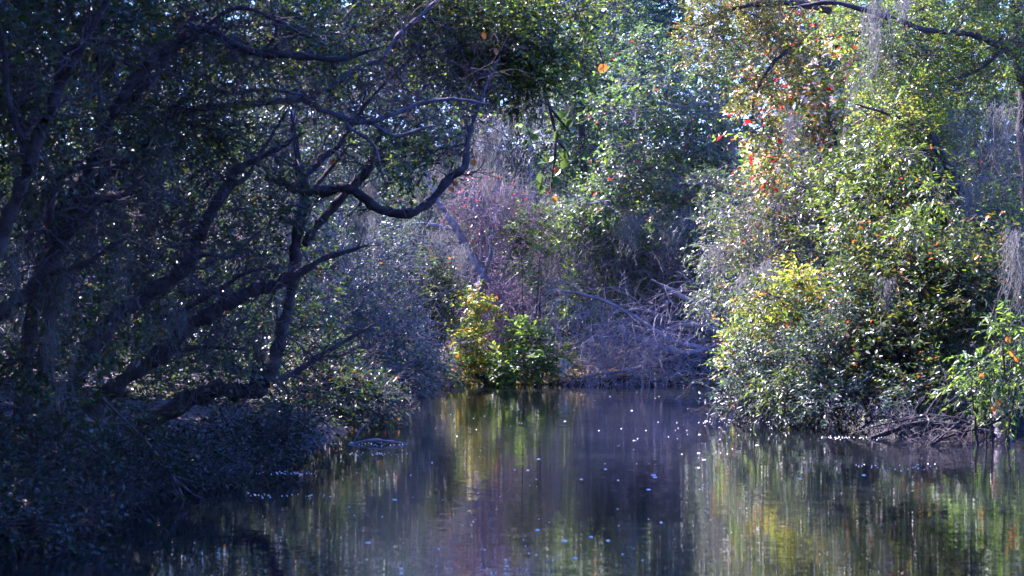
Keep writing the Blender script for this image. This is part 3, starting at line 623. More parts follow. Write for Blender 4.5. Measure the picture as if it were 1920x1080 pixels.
plant('glossy_thicket', 'glossy thicket between the tiered broadleaf and the yellow bush', 'thicket', (1440, 50), [(1400, 400, 49.5, 60, 70, .5, 170), (1440, 330, 49.5, 60, 60, .5, 160), (1390, 520, 49, 50, 60, .5, 150), (1350, 450, 50, 40, 50, .5, 90), (1430, 580, 48, 40, 50, .4, 90)], leaf=.075, pal=GLOSS + BLUEGREEN[:2], stems=7, stem_r=.025, twigmat=TWIG_PALE, limb_bark=BARK_GREY)
plant('drooping_shrub', 'drooping blue-green shrub leaning from the right bank towards the fallen tree', 'shrub', (1400, 51.5), [(1340, 480, 51.5, 60, 34, .4, 90), (1300, 420, 52.5, 60, 30, .4, 80), (1360, 560, 50, 50, 34, .4, 80), (1350, 360, 52, 60, 34, .4, 80)], leaf=.075, pal=BLUEGREEN + GLOSS[:2], droop=.5, aspect=.36, stems=8, stem_r=.016, limb_bark=BARK_GREY, twigmat=TWIG_PALE, group=G_R)
# roots and branches dipping into the water
G_DIP = 'bare branches dipping into the water'
def dip(label, rows, Y, n=14, ln=.5, mat=BARK, tmat=TWIG):
    SEED[0] += 1; r = np.random.default_rng(SEED[0]); p = pxpath(rows[0], Y)
    t = empty('dipping_branch', p[0][:3], label, 'branch', G_DIP); tw = []
    for i, rw in enumerate(rows):
        _, s = limb('limb', pxpath(rw, Y), mat, t, SEED[0] * 3 + i, 7)
        j = r.integers(int(len(s) * .2), len(s), n)
        tw += grow(s[j, :3], r.normal(0, 1, (n, 3)), ln, .006, 2, r, 3, 6, .3, -.03)
    V, q = join_tubes(tw, 3); V[:, 2] = np.maximum(V[:, 2], -.15)
    tag(quads_obj('twigs', V, q, tmat, t), kind='stuff')
dip('dark arching branch dipping into the water under the low willow', [[(1478, 782, 4, .3), (1450, 770, 4), (1425, 768, 4), (1400, 775, 3.5), (1372, 793, 3)], [(1425, 768, 3), (1410, 778, 3), (1395, 795, 2.5)], [(1440, 775, 2), (1380, 745, 2), (1350, 760, 1.5)]], 39.9)
dip('long dark arched branch lying over the water at lower right', [[(1870, 815, 5, .6), (1820, 805, 5, .3), (1760, 797, 5), (1710, 798, 5), (1670, 812, 5), (1635, 822, 4)], [(1710, 798, 4), (1690, 815, 3.5), (1690, 826, 3)], [(1760, 798, 3), (1730, 810, 3), (1700, 826, 3), (1725, 835, 2.5)], [(1840, 800, 2.5), (1760, 780, 2.5), (1690, 790, 2), (1640, 800, 1.5)]], 36.0, 20)
dip('thin bent branches with a reflection right beside the mossy stump', [[(1900, 770, 3), (1850, 800, 3), (1790, 815, 2.5), (1742, 838, 2)], [(1800, 790, 2.5), (1770, 815, 2), (1740, 840, 2)], [(1832, 760, 3), (1828, 800, 2.6), (1834, 842, 2.4)]], 34.6, 14)
plant('mossy_stump', 'pale mossy stump standing at the lower right waterline', 'stump', (1880, 35.3), (), trunk=pxpath([(1884, 822, 15, .2), (1880, 800, 13, .2), (1876, 772, 11, .2), (1870, 745, 8, .2), (1872, 725, 5, .2)], 35.2), bark=BARK_PALE)

# ------------------------------------------------------------------ left bank: dark leaning trees
G_L = 'dark leaning trees of the left bank'
def ground_foot(px, py, Y, r):           # a foot for a limb that leaves the picture or the undergrowth
    p = P(px, py, Y); g = gz(p[0], Y); return [p[0], Y, g - .15, M(r, Y)]
Yh = 31.0
hero = plant('leaning_tree', 'dark crooked tree rising from a low bent trunk on the left bank', 'tree', [P(150, 850, Yh)[0], Yh, gz(P(150, 850, Yh)[0], Yh)],
      [(840, 90, 33, 90, 70, .7, 300), (950, 70, 33.5, 110, 70, .8, 380), (1000, 150, 33.5, 50, 60, .5, 150), (900, 120, 33, 60, 40, .5, 200), (700, 290, 31, 60, 30, .4, 50), (820, 300, 31.5, 50, 40, .4, 50), (1040, 20, 34, 80, 40, .6, 170), (760, 20, 33, 120, 60, .8, 260), (900, -70, 33, 220, 70, 1.2, 420), (640, 60, 32, 140, 70, .9, 240)],
      leaf=.075, pal=OLIVE[:2] + DARKGREEN[:2] + LIME[:1], group=G_L, twigmat=TWIG,
      trunk=[ground_foot(120, 860, Yh, 22)] + pxpath([(205, 832, 21), (262, 800, 19), (330, 765, 17), (395, 735, 16), (430, 722, 15), (475, 722, 15), (512, 710, 15), (527, 678, 13), (536, 640, 12), (548, 590, 11), (558, 540, 11), (566, 480, 11), (573, 425, 10), (580, 370, 10), (570, 325, 8.5), (560, 280, 6), (552, 240, 4)], Yh),
      limbs=[pxpath([(500, 332, 6, .2), (535, 343, 8, .1), (570, 358, 9), (600, 360, 9), (645, 356, 9, -.1), (680, 368, 9, -.1), (715, 392, 9, -.2), (760, 398, 9, -.2), (800, 380, 8, -.1), (838, 338, 8), (868, 316, 7), (876, 262, 6, .2), (895, 200, 4, .5), (930, 120, 3, 1)], Yh),
             pxpath([(572, 460, 8), (590, 432, 8), (625, 390, 8, .1), (665, 350, 8, .2), (692, 322, 7, .2), (700, 290, 4, .3), (720, 240, 3, .5)], Yh),
             pxpath([(572, 330, 6), (605, 296, 6, .2), (640, 268, 5, .4), (660, 235, 4, .6), (700, 180, 3, .9), (760, 120, 2.5, 1.2)], Yh),
             pxpath([(590, 350, 4, .3), (612, 325, 4, .5), (640, 290, 3, .6)], Yh),
             pxpath([(525, 712, 6, .2), (560, 695, 6, .3), (600, 668, 5, .4), (640, 645, 4, .5), (690, 615, 2.5, .6)], Yh),
             pxpath([(470, 722, 4), (475, 695, 3.5, -.1), (500, 685, 3, -.1), (520, 672, 2.5)], Yh)],
      twigs=both(twig_cloud(760, 150, 32, 170, 100, .8, 110, 1.0, .005, 3, 3, 0), twig_cloud(820, 240, 31.5, 110, 50, .6, 50, .8, .005), twig_cloud(620, 130, 32, 140, 120, .8, 80, 1.0, .005), twig_cloud(600, 660, 31.5, 60, 30, .4, 20, .6, .005)))
for i, (x, y) in enumerate([(890, 298), (627, 297), (842, 350), (726, 383), (551, 340), (838, 280), (852, 338), (930, 90), (1132, 120), (905, 60), (760, 280), (548, 268)]):
    leaf_part(hero, P(x, y, 31.2), (rng.normal(0, .5), -.3, -.8), (rng.normal(0, .4), -1, .5), .085, L_ORANGE, 'orange dying leaf')
def left_tree(label, rows, Y, foot, limbs, crowns, twigs=None, leaf=.07, pal=DARKGREEN, name='leaning_tree', bark=BARK, group=G_L, limb_bark=None):
    g = gz(P(foot, 0, Y)[0], Y); p = P(foot, 0, Y)
    crowns = [(a, b, c + 1.3, rx, ry, rd, n_) for a, b, c, rx, ry, rd, n_ in crowns]
    return plant(name, label, 'tree', [p[0], Y, g], crowns, leaf=leaf, pal=pal, group=group, trunk=[[p[0], Y, g - .2, M(rows[0][2] * 1.35, Y)]] + pxpath([(a[0], a[1], a[2] * 1.2) for a in rows], Y), limbs=[pxpath([(a[0], a[1], a[2] * 1.15) for a in r], Y) for r in limbs], twigs=twigs, bark=bark, limb_bark=limb_bark)
left_tree('dark limb reaching up right to cross behind the crooked tree', [(180, 745, 14), (240, 705, 13), (300, 665, 12), (350, 620, 11), (410, 585, 11), (460, 560, 10), (482, 545, 9), (510, 536, 9), (550, 520, 8), (600, 490, 5), (660, 470, 3)], 29.0, 120,
      [[(300, 597, 3), (350, 578, 3.5), (410, 545, 3.5), (450, 517, 3), (490, 505, 2.5)], [(300, 665, 4), (380, 650, 3), (450, 655, 2)]],
      [(420, 640, 29.5, 90, 60, .6, 90), (350, 520, 29, 90, 60, .6, 80), (480, 470, 29.5, 60, 60, .5, 70), (200, 800, 28, 120, 40, .6, 110)], twig_cloud(400, 600, 29, 150, 90, .6, 70, .8, .005))
left_tree('dark tree with a limb climbing diagonally left of the crooked trunk', [(150, 690, 14), (190, 630, 13), (225, 590, 12), (262, 560, 11), (320, 520, 10), (350, 490, 10), (375, 440, 9), (395, 400, 9), (425, 350, 8), (442, 320, 7), (475, 302, 5), (520, 280, 4), (548, 262, 3)], 27.5, 100,
      [[(425, 352, 5), (460, 335, 4), (480, 300, 3), (530, 220, 2)], [(350, 490, 4), (390, 475, 3.5), (430, 480, 3), (480, 440, 2)]],
      [(300, 420, 27.5, 120, 80, .7, 130), (420, 250, 28, 110, 70, .7, 110), (180, 560, 27, 110, 80, .6, 90), (480, 380, 28.5, 60, 60, .5, 60)], twig_cloud(330, 420, 27.5, 140, 130, .7, 70, .9, .005))
left_tree('thick dark trunk leaning in from the left edge', [(-40, 640, 13), (0, 578, 12), (40, 545, 11), (75, 515, 10), (105, 470, 11), (130, 430, 10), (165, 395, 9), (185, 378, 8), (230, 366, 6), (250, 348, 4)], 25.0, -60,
      [[(105, 470, 6), (95, 400, 6), (110, 340, 5), (140, 320, 4.5), (190, 305, 3)], [(75, 515, 5), (150, 500, 4), (215, 460, 3)]],
      [(60, 430, 25, 90, 90, .6, 110), (160, 300, 25, 110, 80, .6, 110), (60, 640, 24.5, 90, 80, .6, 90), (60, 760, 24, 110, 60, .6, 110)], twig_cloud(120, 420, 25, 110, 120, .6, 50, .8, .005))
left_tree('tree with a long pale branch stretching right over the crooked fork', [(60, 620, 12), (80, 520, 11), (110, 440, 10), (150, 385, 9), (190, 340, 8), (228, 304, 8), (262, 288, 7), (282, 265, 7), (300, 230, 7), (322, 208, 6.5)], 29.5, 40,
      [[(318, 211, 6.4), (360, 211, 6), (400, 204, 6), (470, 200, 6), (535, 191, 6), (575, 190, 5.5), (605, 208, 5), (645, 221, 5), (690, 228, 4.5), (740, 212, 4), (790, 192, 3.5), (850, 184, 3), (900, 192, 2)], [(575, 190, 4), (600, 172, 3.5), (640, 145, 3.5), (675, 122, 4), (712, 112, 4), (742, 70, 3.5), (778, 36, 3.2), (812, 5, 2.5)], [(262, 150, 3.5), (310, 136, 3.5), (370, 156, 3.5), (430, 176, 3.5), (500, 168, 3.2), (560, 178, 3), (585, 186, 3)], [(640, 220, 3), (660, 240, 3), (700, 270, 2.5), (715, 320, 2)], [(690, 228, 3), (740, 255, 3), (800, 240, 2.5)], [(390, 215, 2.5), (430, 240, 2), (460, 262, 1.6)]],
      [(350, 120, 29.5, 130, 60, .7, 110), (250, 220, 29.5, 90, 60, .6, 80)], twig_cloud(560, 200, 29.5, 160, 60, .5, 70, .8, .004), limb_bark=BARK_GREY)  # limbs paler than the trunk: light on the branch put into its bark
left_tree('dark arching tree across the upper left', [(110, 420, 11), (160, 330, 10), (195, 265, 9), (215, 218, 9), (240, 180, 8.5), (270, 140, 8), (300, 106, 8), (340, 72, 8), (385, 50, 7), (412, 62, 7), (450, 87, 7), (490, 100, 6.5), (560, 105, 5.5), (640, 112, 4), (690, 96, 3)], 27.0, 60,
      [[(240, 215, 6), (255, 180, 6), (290, 140, 6), (320, 100, 5), (380, 55, 4)], [(385, 50, 4), (430, 20, 4), (480, 20, 3.5), (560, 60, 3)], [(490, 100, 3), (520, 60, 3), (510, 10, 2.5)]],
      [(420, 40, 27, 140, 60, .7, 170), (250, 60, 27, 130, 70, .7, 150), (540, 60, 28, 110, 70, .7, 150), (350, -70, 27, 300, 60, 1.2, 300), (330, 200, 27.5, 100, 60, .6, 110)], twig_cloud(420, 90, 27, 190, 100, .7, 90, .9, .004), pal=DARKGREEN[:2] + OLIVE[:2])
left_tree('stout dark trunk close to the top left corner', [(-60, 600, 12), (-22, 500, 11.5), (10, 420, 11), (40, 350, 10.5), (60, 310, 10), (80, 250, 9), (96, 214, 8), (125, 140, 8), (150, 90, 7), (165, 60, 6), (200, 0, 5)], 23.5, -160,
      [[(96, 214, 6), (120, 104, 6), (155, 78, 6), (158, 60, 4)], [(60, 310, 5), (20, 200, 5), (10, 100, 4)]],
      [(50, 100, 23, 90, 110, .6, 170), (180, 30, 23.5, 90, 60, .6, 120), (30, -80, 23, 200, 80, 1, 200), (40, 260, 23, 70, 70, .5, 80)], twig_cloud(100, 150, 23.5, 100, 120, .5, 40, .7, .004), leaf=.065)
plant('hanging_vine', 'thin straight vine hanging down the upper left', 'vine', P(188, 340, 26.5), (), trunk=pxpath([(183, -60, 2.6), (184, 60, 2.6), (186, 150, 2.4), (184, 240, 2.4), (188, 340, 2)], 26.5), trunk_name='stem')
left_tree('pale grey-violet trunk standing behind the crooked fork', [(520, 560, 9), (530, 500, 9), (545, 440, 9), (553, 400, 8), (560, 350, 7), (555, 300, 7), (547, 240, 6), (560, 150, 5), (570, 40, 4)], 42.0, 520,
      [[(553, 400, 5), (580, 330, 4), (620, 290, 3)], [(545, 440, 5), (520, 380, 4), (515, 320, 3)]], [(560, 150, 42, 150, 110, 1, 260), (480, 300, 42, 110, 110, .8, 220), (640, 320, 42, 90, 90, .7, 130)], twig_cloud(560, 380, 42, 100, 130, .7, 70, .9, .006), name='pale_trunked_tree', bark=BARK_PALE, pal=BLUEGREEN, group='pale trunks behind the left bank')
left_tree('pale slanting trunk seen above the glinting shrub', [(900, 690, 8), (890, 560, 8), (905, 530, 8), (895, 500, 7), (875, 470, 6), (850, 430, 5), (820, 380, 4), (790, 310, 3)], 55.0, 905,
      [[(900, 520, 5), (918, 480, 4), (925, 430, 3)], [(850, 430, 3), (790, 420, 3), (730, 430, 2.5), (680, 460, 2), (650, 480, 1.5)]], [(760, 300, 57.5, 130, 80, .8, 170)], twig_cloud(800, 380, 55.5, 110, 50, .5, 45, .9, .006), name='pale_trunked_tree', bark=BARK_PALE, pal=BLUEGREEN, group='pale trunks behind the left bank')

# the dark green wall of leaves behind the left trunks
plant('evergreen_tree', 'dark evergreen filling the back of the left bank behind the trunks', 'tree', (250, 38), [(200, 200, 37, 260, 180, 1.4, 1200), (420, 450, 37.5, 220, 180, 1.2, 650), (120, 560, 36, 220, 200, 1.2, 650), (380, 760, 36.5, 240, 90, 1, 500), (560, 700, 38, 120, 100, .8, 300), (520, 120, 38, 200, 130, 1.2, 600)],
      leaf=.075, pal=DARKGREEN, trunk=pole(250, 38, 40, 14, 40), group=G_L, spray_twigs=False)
# undergrowth on the left bank
G_LU = 'undergrowth of the left bank'
plant('low_bush', 'leafy bush at the water below the low bent trunk', 'shrub', (480, 32.5), [(470, 820, 32, 100, 50, .6, 143), (560, 800, 33, 70, 50, .5, 110), (400, 860, 30.5, 80, 30, .5, 71)], leaf=.06, pal=DEEP_SHADE, mat=LEAF_DULL, twigmat=BARK, stems=6, stem_r=.012, group=G_LU, twigs=twig_cloud(480, 830, 32, 110, 40, .5, 30, .5, .004))
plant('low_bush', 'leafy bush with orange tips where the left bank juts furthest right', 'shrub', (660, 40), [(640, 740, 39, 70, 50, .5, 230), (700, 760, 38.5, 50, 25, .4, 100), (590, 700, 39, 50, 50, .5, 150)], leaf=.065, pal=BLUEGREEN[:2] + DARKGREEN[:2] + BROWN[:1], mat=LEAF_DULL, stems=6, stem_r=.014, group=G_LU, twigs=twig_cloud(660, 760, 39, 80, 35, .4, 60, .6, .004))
plant('low_bush', 'black leafy bush in the bottom left corner', 'shrub', (120, 24.5), [(100, 860, 24, 140, 60, .6, 143), (260, 900, 25, 90, 40, .5, 82), (60, 960, 22.8, 110, 40, .5, 82)], leaf=.06, pal=DEEP_SHADE, mat=LEAF_DULL, twigmat=BARK, stems=7, stem_r=.012, group=G_LU, twigs=twig_cloud(180, 900, 24.5, 160, 50, .5, 40, .5, .004))
plant('low_bush', 'dark bush overhanging the water halfway along the left shore', 'shrub', (400, 28.5), [(330, 860, 27.6, 100, 40, .5, 110), (420, 880, 28.2, 80, 28, .4, 77), (270, 910, 26.3, 80, 35, .4, 77)], leaf=.06, pal=DEEP_SHADE, mat=LEAF_DULL, twigmat=BARK, stems=7, stem_r=.012, group=G_LU, twigs=twig_cloud(340, 890, 27.3, 110, 40, .4, 40, .5, .004))
plant('low_bush', 'dark bush nearest the viewer at the left shore', 'shrub', (60, 21.5), [(60, 980, 21.2, 140, 60, .5, 121), (180, 960, 22.6, 100, 45, .4, 88), (-60, 900, 21, 120, 90, .5, 110)], leaf=.06, pal=DEEP_SHADE, mat=LEAF_DULL, twigmat=BARK, stems=7, stem_r=.012, group=G_LU, twigs=twig_cloud(120, 970, 22, 140, 50, .4, 40, .5, .004))
plant('bare_thicket', 'dim twiggy tangle at the shore between the left bushes and the far bank', 'thicket', (760, 49.5), [(760, 680, 48.5, 60, 40, .5, 120), (790, 715, 49, 40, 20, .4, 60)], leaf=.06, pal=BLUEGREEN, twigmat=TWIG_PALE, stems=5, twigs=both(twig_cloud(740, 660, 48.5, 80, 60, .5, 90, .8, .006), twig_cloud(790, 705, 49, 50, 25, .4, 50, .6, .005)))
G_STK = 'bare sticks over the left water'
def stick(label, rows, Y, mat=BARK, r2=()):
    p = pxpath(rows, Y); t = empty('fallen_stick', p[-1][:3], label, 'stick', G_STK); limb('shaft', p, mat, t, len(label), 6)
    for i, rr in enumerate(r2): limb('side_twig', pxpath(rr, Y), mat, t, 3 + i, 5)
stick('thin straight stick slanting down into the water below the low trunk', [(190, 745, 2.5), (260, 815, 3), (300, 860, 3), (330, 905, 3), (345, 942, 3)], 26.0, TWIG, [[(330, 900, 2), (360, 925, 2), (385, 938, 1.5)]])
stick('pale forked stick lying on the water at the left shore', [(640, 838, 2), (690, 826, 2.5), (730, 828, 2.5), (765, 832, 1.5)], 34.8, BARK_PALE, [[(660, 836, 1.5), (675, 805, 1.5), (690, 795, 1)], [(700, 826, 1.5), (720, 833, 1.2), (745, 836, 1)]])
stick('stick floating just above the pale foam line', [(600, 857, 1.8), (680, 852, 2), (760, 848, 1.6)], 33.2, TWIG)
stick('dark log end poking out at the point of the left bank', [(750, 747, 5), (775, 745, 5), (800, 746, 3)], 48.3, BARK)

# oaks outside the frame, added to block skylight and shade the left bank
OAK = []
for over in (True, False):               # two oaks, the first with boughs stretched over the water to block the sky; alike ones share their meshes
    rg = np.random.default_rng(61 + over); ps = []
    ps.append(limb('trunk', [[0, 0, -.2, .3], [.3, 0, 2.5, .24], [1.0, .1, 5, .2], [1.5, 0, 7.5, .1]], BARK, None, 5 + over, 10)[0])
    cr = [(np.array([1.5, 0, 7.5]), np.array([4.2, 4.2, 2.6]), 1100), (np.array([2.1, 0, 4.7]), np.array([2.9, 3.3, 1.6]), 450), (np.array([-.5, 0, 3.0]), np.array([2.5, 4.2, 2.4]), 600)]
    if over: cr.append((np.array([6.4, 0, 6.7]), np.array([3.4, 3.9, 1.4]), 700)); ps.append(limb('limb', [[1.0, .1, 5, .15], [3.5, .3, 6.2, .11], [6.5, 0, 6.7, .05]], BARK, None, 15, 8)[0])
    V, F, C, tw = foliage(cr, rg, .24, DARKGREEN, k=9, spray=.7, aspect=.5, spray_twigs=False)
    ps.append(tag(mesh_obj('crown', V, F.ravel(), np.arange(len(F)) * 3, LEAF, None, C), kind='stuff'))
    V, q = join_tubes(tw, 3); ps.append(tag(quads_obj('twigs', V, q, TWIG, None), kind='stuff'))
    OAK.append(ps)
for i, (x, y, z, rr, lab) in enumerate([(-8, 14, 7.5, 4.2, 'added shade oak on the left bank beside the viewer'), (-9.5, 23, 8, 4.5, 'added shade oak left of the stout corner trunk'), (-7.5, 31, 8.6, 4.0, 'added shade oak whose crown roofs the crooked tree'), (-8.5, 4, 7.5, 4.2, 'added shade oak on the left bank behind the viewer'), (-7.6, 36, 8.0, 3.2, 'added shade oak whose crown roofs the back of the left bank'), (-14, 12, 9, 4.6, 'added shade oak deep in the left bank wood beside the viewer'), (-14.5, 21, 9, 4.6, 'added shade oak deep in the left bank wood behind the stout trunk'), (-13.5, 30, 9, 4.6, 'added shade oak deep in the left bank wood behind the crooked tree'), (-12.5, 39, 8, 4.2, 'added shade oak at the back of the left bank wood'),
    (12.5, 26, 7, 4, 'added shade oak on the right bank outside the lower right corner'), (12.5, 17, 7.5, 4.2, 'added shade oak on the right bank beside the viewer'), (12, 7, 7.5, 4.2, 'added shade oak on the right bank level with the viewer'), (6, -12, 7.5, 4.5, 'added shade oak behind the viewer to the right'), (-3, -14, 8, 5, 'added shade oak straight behind the viewer'), (3.5, -8, 9, 4.6, 'added shade oak close behind the viewer')]):
    sg = -1 if x < 0 else 1; rot = 0 if x < 0 else math.pi
    parts = OAK[0 if y < 30 else 1]; bx = x + 1.5 * sg; s = rr / 4.2
    t = empty('shade_oak', (bx, y, gz(bx, y)), lab, 'tree', 'shade oaks added beside the frame')
    t.rotation_euler.z = rot + rot * .1 + .35 * math.sin(i * 2.3); t.scale = (s, s, z / 7.5)
    for o in parts:
        c = o if o.parent is None else o.copy()
        if c is not o: COL.objects.link(c)
        c.parent = t

# large-leaved sprigs hanging at the middle top: each leaf can be picked out
sp = plant('large_leaved_sprig', 'hanging sprigs of large green and orange leaves right of the crooked tree', 'branch', P(1010, 60, 35), (), group=None, twigs=twig_cloud(1030, 280, 35, 25, 80, .2, 14, .35, .004, 2, 2),
      limbs=[pxpath([(985, 40, 5), (1010, 120, 4), (1030, 200, 3.5), (1042, 260, 3), (1035, 340, 2)], 35), pxpath([(1030, 200, 3), (1050, 225, 2.5), (1062, 240, 2)], 35), pxpath([(1010, 120, 3), (1060, 100, 2.5), (1105, 60, 2.5), (1135, 20, 2)], 35), pxpath([(1042, 260, 2.5), (1065, 290, 2), (1060, 310, 1.5)], 35), pxpath([(1105, 60, 2), (1122, 92, 1.6), (1131, 116, 1.2)], 35)])
for cx, cy in ((1052, 222), (1062, 240), (1045, 262), (1028, 305), (1060, 300), (1040, 330), (1068, 90), (1100, 62), (1030, 45), (1125, 25), (1000, 250), (1015, 345)):
    c = P(cx, cy, 35)
    for j in range(6):
        a = rng.uniform(0, 6.28); leaf_part(sp, c, (math.cos(a), rng.normal(-.3, .3), math.sin(a) * .8), (rng.normal(0, .4), -.6, .8), rng.uniform(.10, .15), L_LIME if rng.random() < .45 else L_GREEN)
for cx, cy in ((1029, 350), (1041, 366), (1133, 119), (1126, 122), (1045, 312), (1090, 105)):
    leaf_part(sp, P(cx, cy, 34.9), (rng.normal(0, .4), -.2, -.9), (0, -1, .4), .10, L_ORANGE, 'orange dying leaf')

# ------------------------------------------------------------------ hanging moss
for lab, px, py, Y, wpx, hpx, n in [
    ('long thin hank of moss below the sweeping curved limb', 672, 395, 33, 18, 130, 45), ('short hank of moss left of the sweeping limb hollow', 700, 330, 33, 22, 100, 50),
    ('sunlit hank of moss under the olive leaves at top middle', 1000, 150, 36, 40, 130, 70), ('dim wide hank of moss beside the sunlit one', 925, 200, 38, 60, 170, 90), ('dim moss hank straight below the curved limb tip', 905, 250, 38, 40, 120, 60),
    ('moss tuft between the pale slanting trunk and the red-dotted shrub', 815, 430, 52, 34, 80, 60), ('grey moss tuft above the glinting shrub', 770, 400, 52, 34, 110, 60), ('ragged moss fringe over the pale slanting trunk', 860, 455, 53, 44, 80, 70),
    ('tiny white moss tuft at the far waterline', 1057, 672, 52.9, 14, 32, 70), ('pale moss hank in the dark hollow left of the yellow bush', 1392, 512, 45, 16, 70, 40), ('blue-grey moss hank nearest the yellow bush', 1440, 485, 45, 36, 100, 70), ('moss tuft trailing from the tangle above the fallen tree', 1345, 455, 48, 40, 70, 60),
    ('tall pale moss strand hanging through the lime-lit oak', 1640, -10, 40, 20, 200, 70), ('moss hank among the red leaves', 1610, 140, 44, 40, 110, 60), ('short bright moss at the top right of middle', 1695, -5, 40, 22, 50, 40),
    ('long moss hank on the right edge above the stump', 1903, 430, 36, 34, 200, 90), ('moss beard at the right edge below the pale branch', 1880, 190, 40, 70, 220, 120), ('moss beard hanging from the short dark stub limb', 1815, 330, 40, 40, 160, 70), ('moss veil in the upper right twigs', 1795, 200, 41, 50, 150, 70), ('shaggy moss on the stump', 1880, 742, 34.8, 18, 70, 50),
    ('darkened moss strand in the left shade beside the climbing limb', 218, 470, 25.5, 26, 240, 70), ('dim moss strand left of the darkened one', 125, 480, 25, 40, 200, 70), ('faint moss strand hanging low over the leaning trunk', 95, 600, 24.5, 26, 130, 50), ('dim moss hank under the low bent trunk', 455, 745, 32, 20, 130, 50), ('dim moss hank just left of the shoreline bush', 505, 740, 32, 18, 140, 45), ('thin moss strand over the left bush', 120, 690, 24.5, 22, 120, 40), ('moss tuft low under the middle limb', 690, 400, 40, 26, 80, 45),
    ('broad grey moss curtain behind the pale slanting trunk', 850, 300, 56, 90, 200, 150), ('moss curtain hanging down the mauve twigs', 960, 330, 55, 60, 180, 110), ('moss fall beside the vine-draped column', 1030, 360, 55, 50, 150, 80), ('moss tuft under the tiered broadleaf leaves', 1180, 395, 53.5, 50, 90, 70), ('moss wisps at the tip of the tiered broadleaf', 1260, 400, 53.5, 50, 80, 60),
    ('bright moss hank left of the red leaves', 1480, 200, 48, 40, 120, 70), ('moss hank in the middle of the right bank wall', 1720, 430, 39, 30, 120, 70), ('moss wisps over the glossy shrub', 1660, 520, 38, 30, 90, 50), ('moss hank beside the climbing limb foot', 330, 560, 26.5, 30, 150, 80), ('moss hank under the dark arching tree', 300, 240, 26.5, 40, 180, 90), ('moss hank at the left edge', 20, 450, 24, 40, 190, 80)]:
    moss(lab, px, py, Y, wpx, hpx, int(n * 1.3) if px > 560 else int(n * .6), bright=(1.9 if 'white' in lab else 1.0) if 560 < px < 1450 else .75 if px > 560 else .4)  # moss darkened at left: shade put into the strand colour

# ------------------------------------------------------------------ small things at the water
def lump(rng, pos, rx, ry, rz):          # a low irregular dab standing for a sky glint: 6-sided dome
    a = np.arange(6) * math.pi / 3 + rng.uniform(0, 1); k = rng.uniform(.7, 1.2, 6)
    b = np.stack([np.cos(a) * rx * k, np.sin(a) * ry * k, np.full(6, -.004)], -1) + pos
    m = np.stack([np.cos(a) * rx * .6 * k, np.sin(a) * ry * .6 * k, np.full(6, rz)], -1) + pos
    V = np.vstack([b, m, pos + [0, 0, rz * 1.25]])
    F = []
    for j in range(6):
        i = (j + 1) % 6; F += [(j, i, 6 + i), (j, 6 + i, 6 + j), (6 + j, 6 + i, 12)]
    return V, np.array(F)
def wpos(px, py): Y = CAMH * FPX / (py - 520); return np.array([(px - 960) / FPX * Y, Y, 0.])
rng = np.random.default_rng(31)
big = [(1215, 918), (1225, 891), (1140, 1014), (1058, 1014), (1108, 1007), (1078, 1047), (990, 882), (1010, 861), (1185, 770), (1090, 899), (1310, 877), (1320, 862), (1240, 980), (810, 868), (1008, 994), (1620, 891), (1500, 898), (740, 937), (690, 1018), (1310, 850), (1420, 835), (1312, 815), (1325, 790), (660, 830), (1135, 880), (1228, 895), (1060, 790), (1190, 826)]
for i, (x, y) in enumerate(big):
    c = wpos(x, y); V, F = lump(rng, c * 0, .016 + rng.uniform(0, .018), .035, .006)
    o = mesh_obj('sky_glint', V, F.ravel(), np.arange(len(F)) * 3, GLINT, None); o.location = c
    tag(o, 'small pale sky glint modelled as a dab on the open water of the river', 'glint', 'sky glints modelled on the open water')
VV, FF, c0 = [], [], 0
spots = [(rng.uniform(640, 1420), 735 + 330 * rng.uniform(0, 1) ** 1.3) for _ in range(110)] + [(rng.normal(1330, 40), rng.normal(790, 50)) for _ in range(30)]
spots += [(rng.uniform(480, 590), 887 + rng.normal(0, 1.5)) for _ in range(40)] + [(rng.uniform(440, 625), 929 + rng.normal(0, 2)) for _ in range(25)] + [(rng.uniform(650, 765), 851 + rng.normal(0, 2)) for _ in range(30)] + [(rng.uniform(600, 780), 833 + rng.normal(0, 2)) for _ in range(30)]
spots += [(rng.uniform(1310, 1480), 791 + rng.normal(0, 1.5)) for _ in range(60)] + [(rng.uniform(1540, 1660), 821 + rng.normal(0, 1.5)) for _ in range(45)] + [(rng.uniform(1600, 1780), 875 + rng.normal(0, 3)) for _ in range(25)] + [(rng.uniform(1450, 1600), 795 + rng.normal(0, 2)) for _ in range(25)]
for x, y in spots:
    if y < 728: continue
    s = rng.uniform(.004, .011); V, F = lump(rng, wpos(x, y), s, s * 2, .005); VV.append(V); FF.append(F + c0); c0 += len(V)
F = np.vstack(FF)
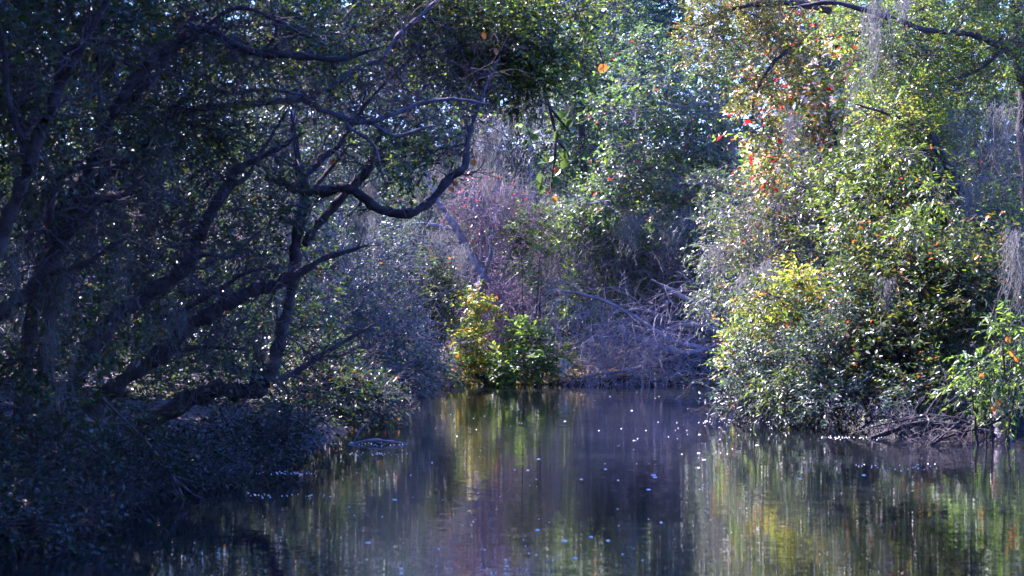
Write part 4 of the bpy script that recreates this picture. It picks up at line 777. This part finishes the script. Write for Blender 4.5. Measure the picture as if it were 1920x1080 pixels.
tag(mesh_obj('sky_glint_specks', np.vstack(VV), F.ravel(), np.arange(len(F)) * 3, GLINT), 'scattered sky glints and glint lines modelled as white specks on the dark water', 'foam', kind='stuff')  # streaks of reflected sky built as pale dots
# leaf litter along the far waterline and on the banks
def litter(name, label, pts, pal, L, mat=LEAF_DULL):
    n = len(pts); V, F, C = leaf_geo(pts, rng.normal(0, 1, (n, 3)) * np.array([1, 1, .25]), np.array([0, 0, 1]) + rng.normal(0, .35, (n, 3)), rng.uniform(.6, 1.3, n) * L, rng.uniform(.5, .7, n) * L, pick(rng, pal, n))
    tag(mesh_obj(name, V, F.ravel(), np.arange(len(F)) * 3, mat, None, C), label, 'leaves', kind='stuff')
n = 2600; t = rng.uniform(0, 1, n); x = -1.6 + 5.9 * t; y = 54.2 + np.abs(rng.normal(0, .16, n)); x = x + rng.normal(0, .03, n)
z = np.maximum(height(x, y), .0) + rng.uniform(.01, .05, n)
litter('shore_litter', 'pale dry leaves strewn along the far waterline', np.stack([x, y, z], -1), TAN, .10)
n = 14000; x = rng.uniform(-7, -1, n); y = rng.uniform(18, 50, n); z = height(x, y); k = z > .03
litter('bank_litter', 'dark fallen leaves covering the left bank', np.stack([x, y, z + .02], -1)[k], DEEP_SHADE, .075)  # litter blackened as well, shade put into its colour

# ------------------------------------------------------------------ the hazy air of the morning
def haze():
    b = np.array([[x, y, z] for z in (-2.4, 26.0) for x, y in ((-480, -480), (480, -480), (480, 480), (-480, 480))])
    q = np.array([(0, 3, 2, 1), (4, 5, 6, 7), (0, 1, 5, 4), (1, 2, 6, 5), (2, 3, 7, 6), (3, 0, 4, 7)])
    m = bpy.data.materials.new('haze_air'); m.use_nodes = True; n = m.node_tree.nodes; n.clear()
    out = n.new('ShaderNodeOutputMaterial'); v = n.new('ShaderNodeVolumePrincipled')
    v.inputs['Color'].default_value = (.56, .60, 1, 1); v.inputs['Density'].default_value = HAZE; v.inputs['Anisotropy'].default_value = .2
    m.node_tree.links.new(v.outputs[0], out.inputs['Volume'])
    o = quads_obj('haze', b, q, m, smooth=False); tag(o, 'thin bluish haze hanging in the air over the river', 'haze', kind='stuff')
if HAZE > 0: haze()
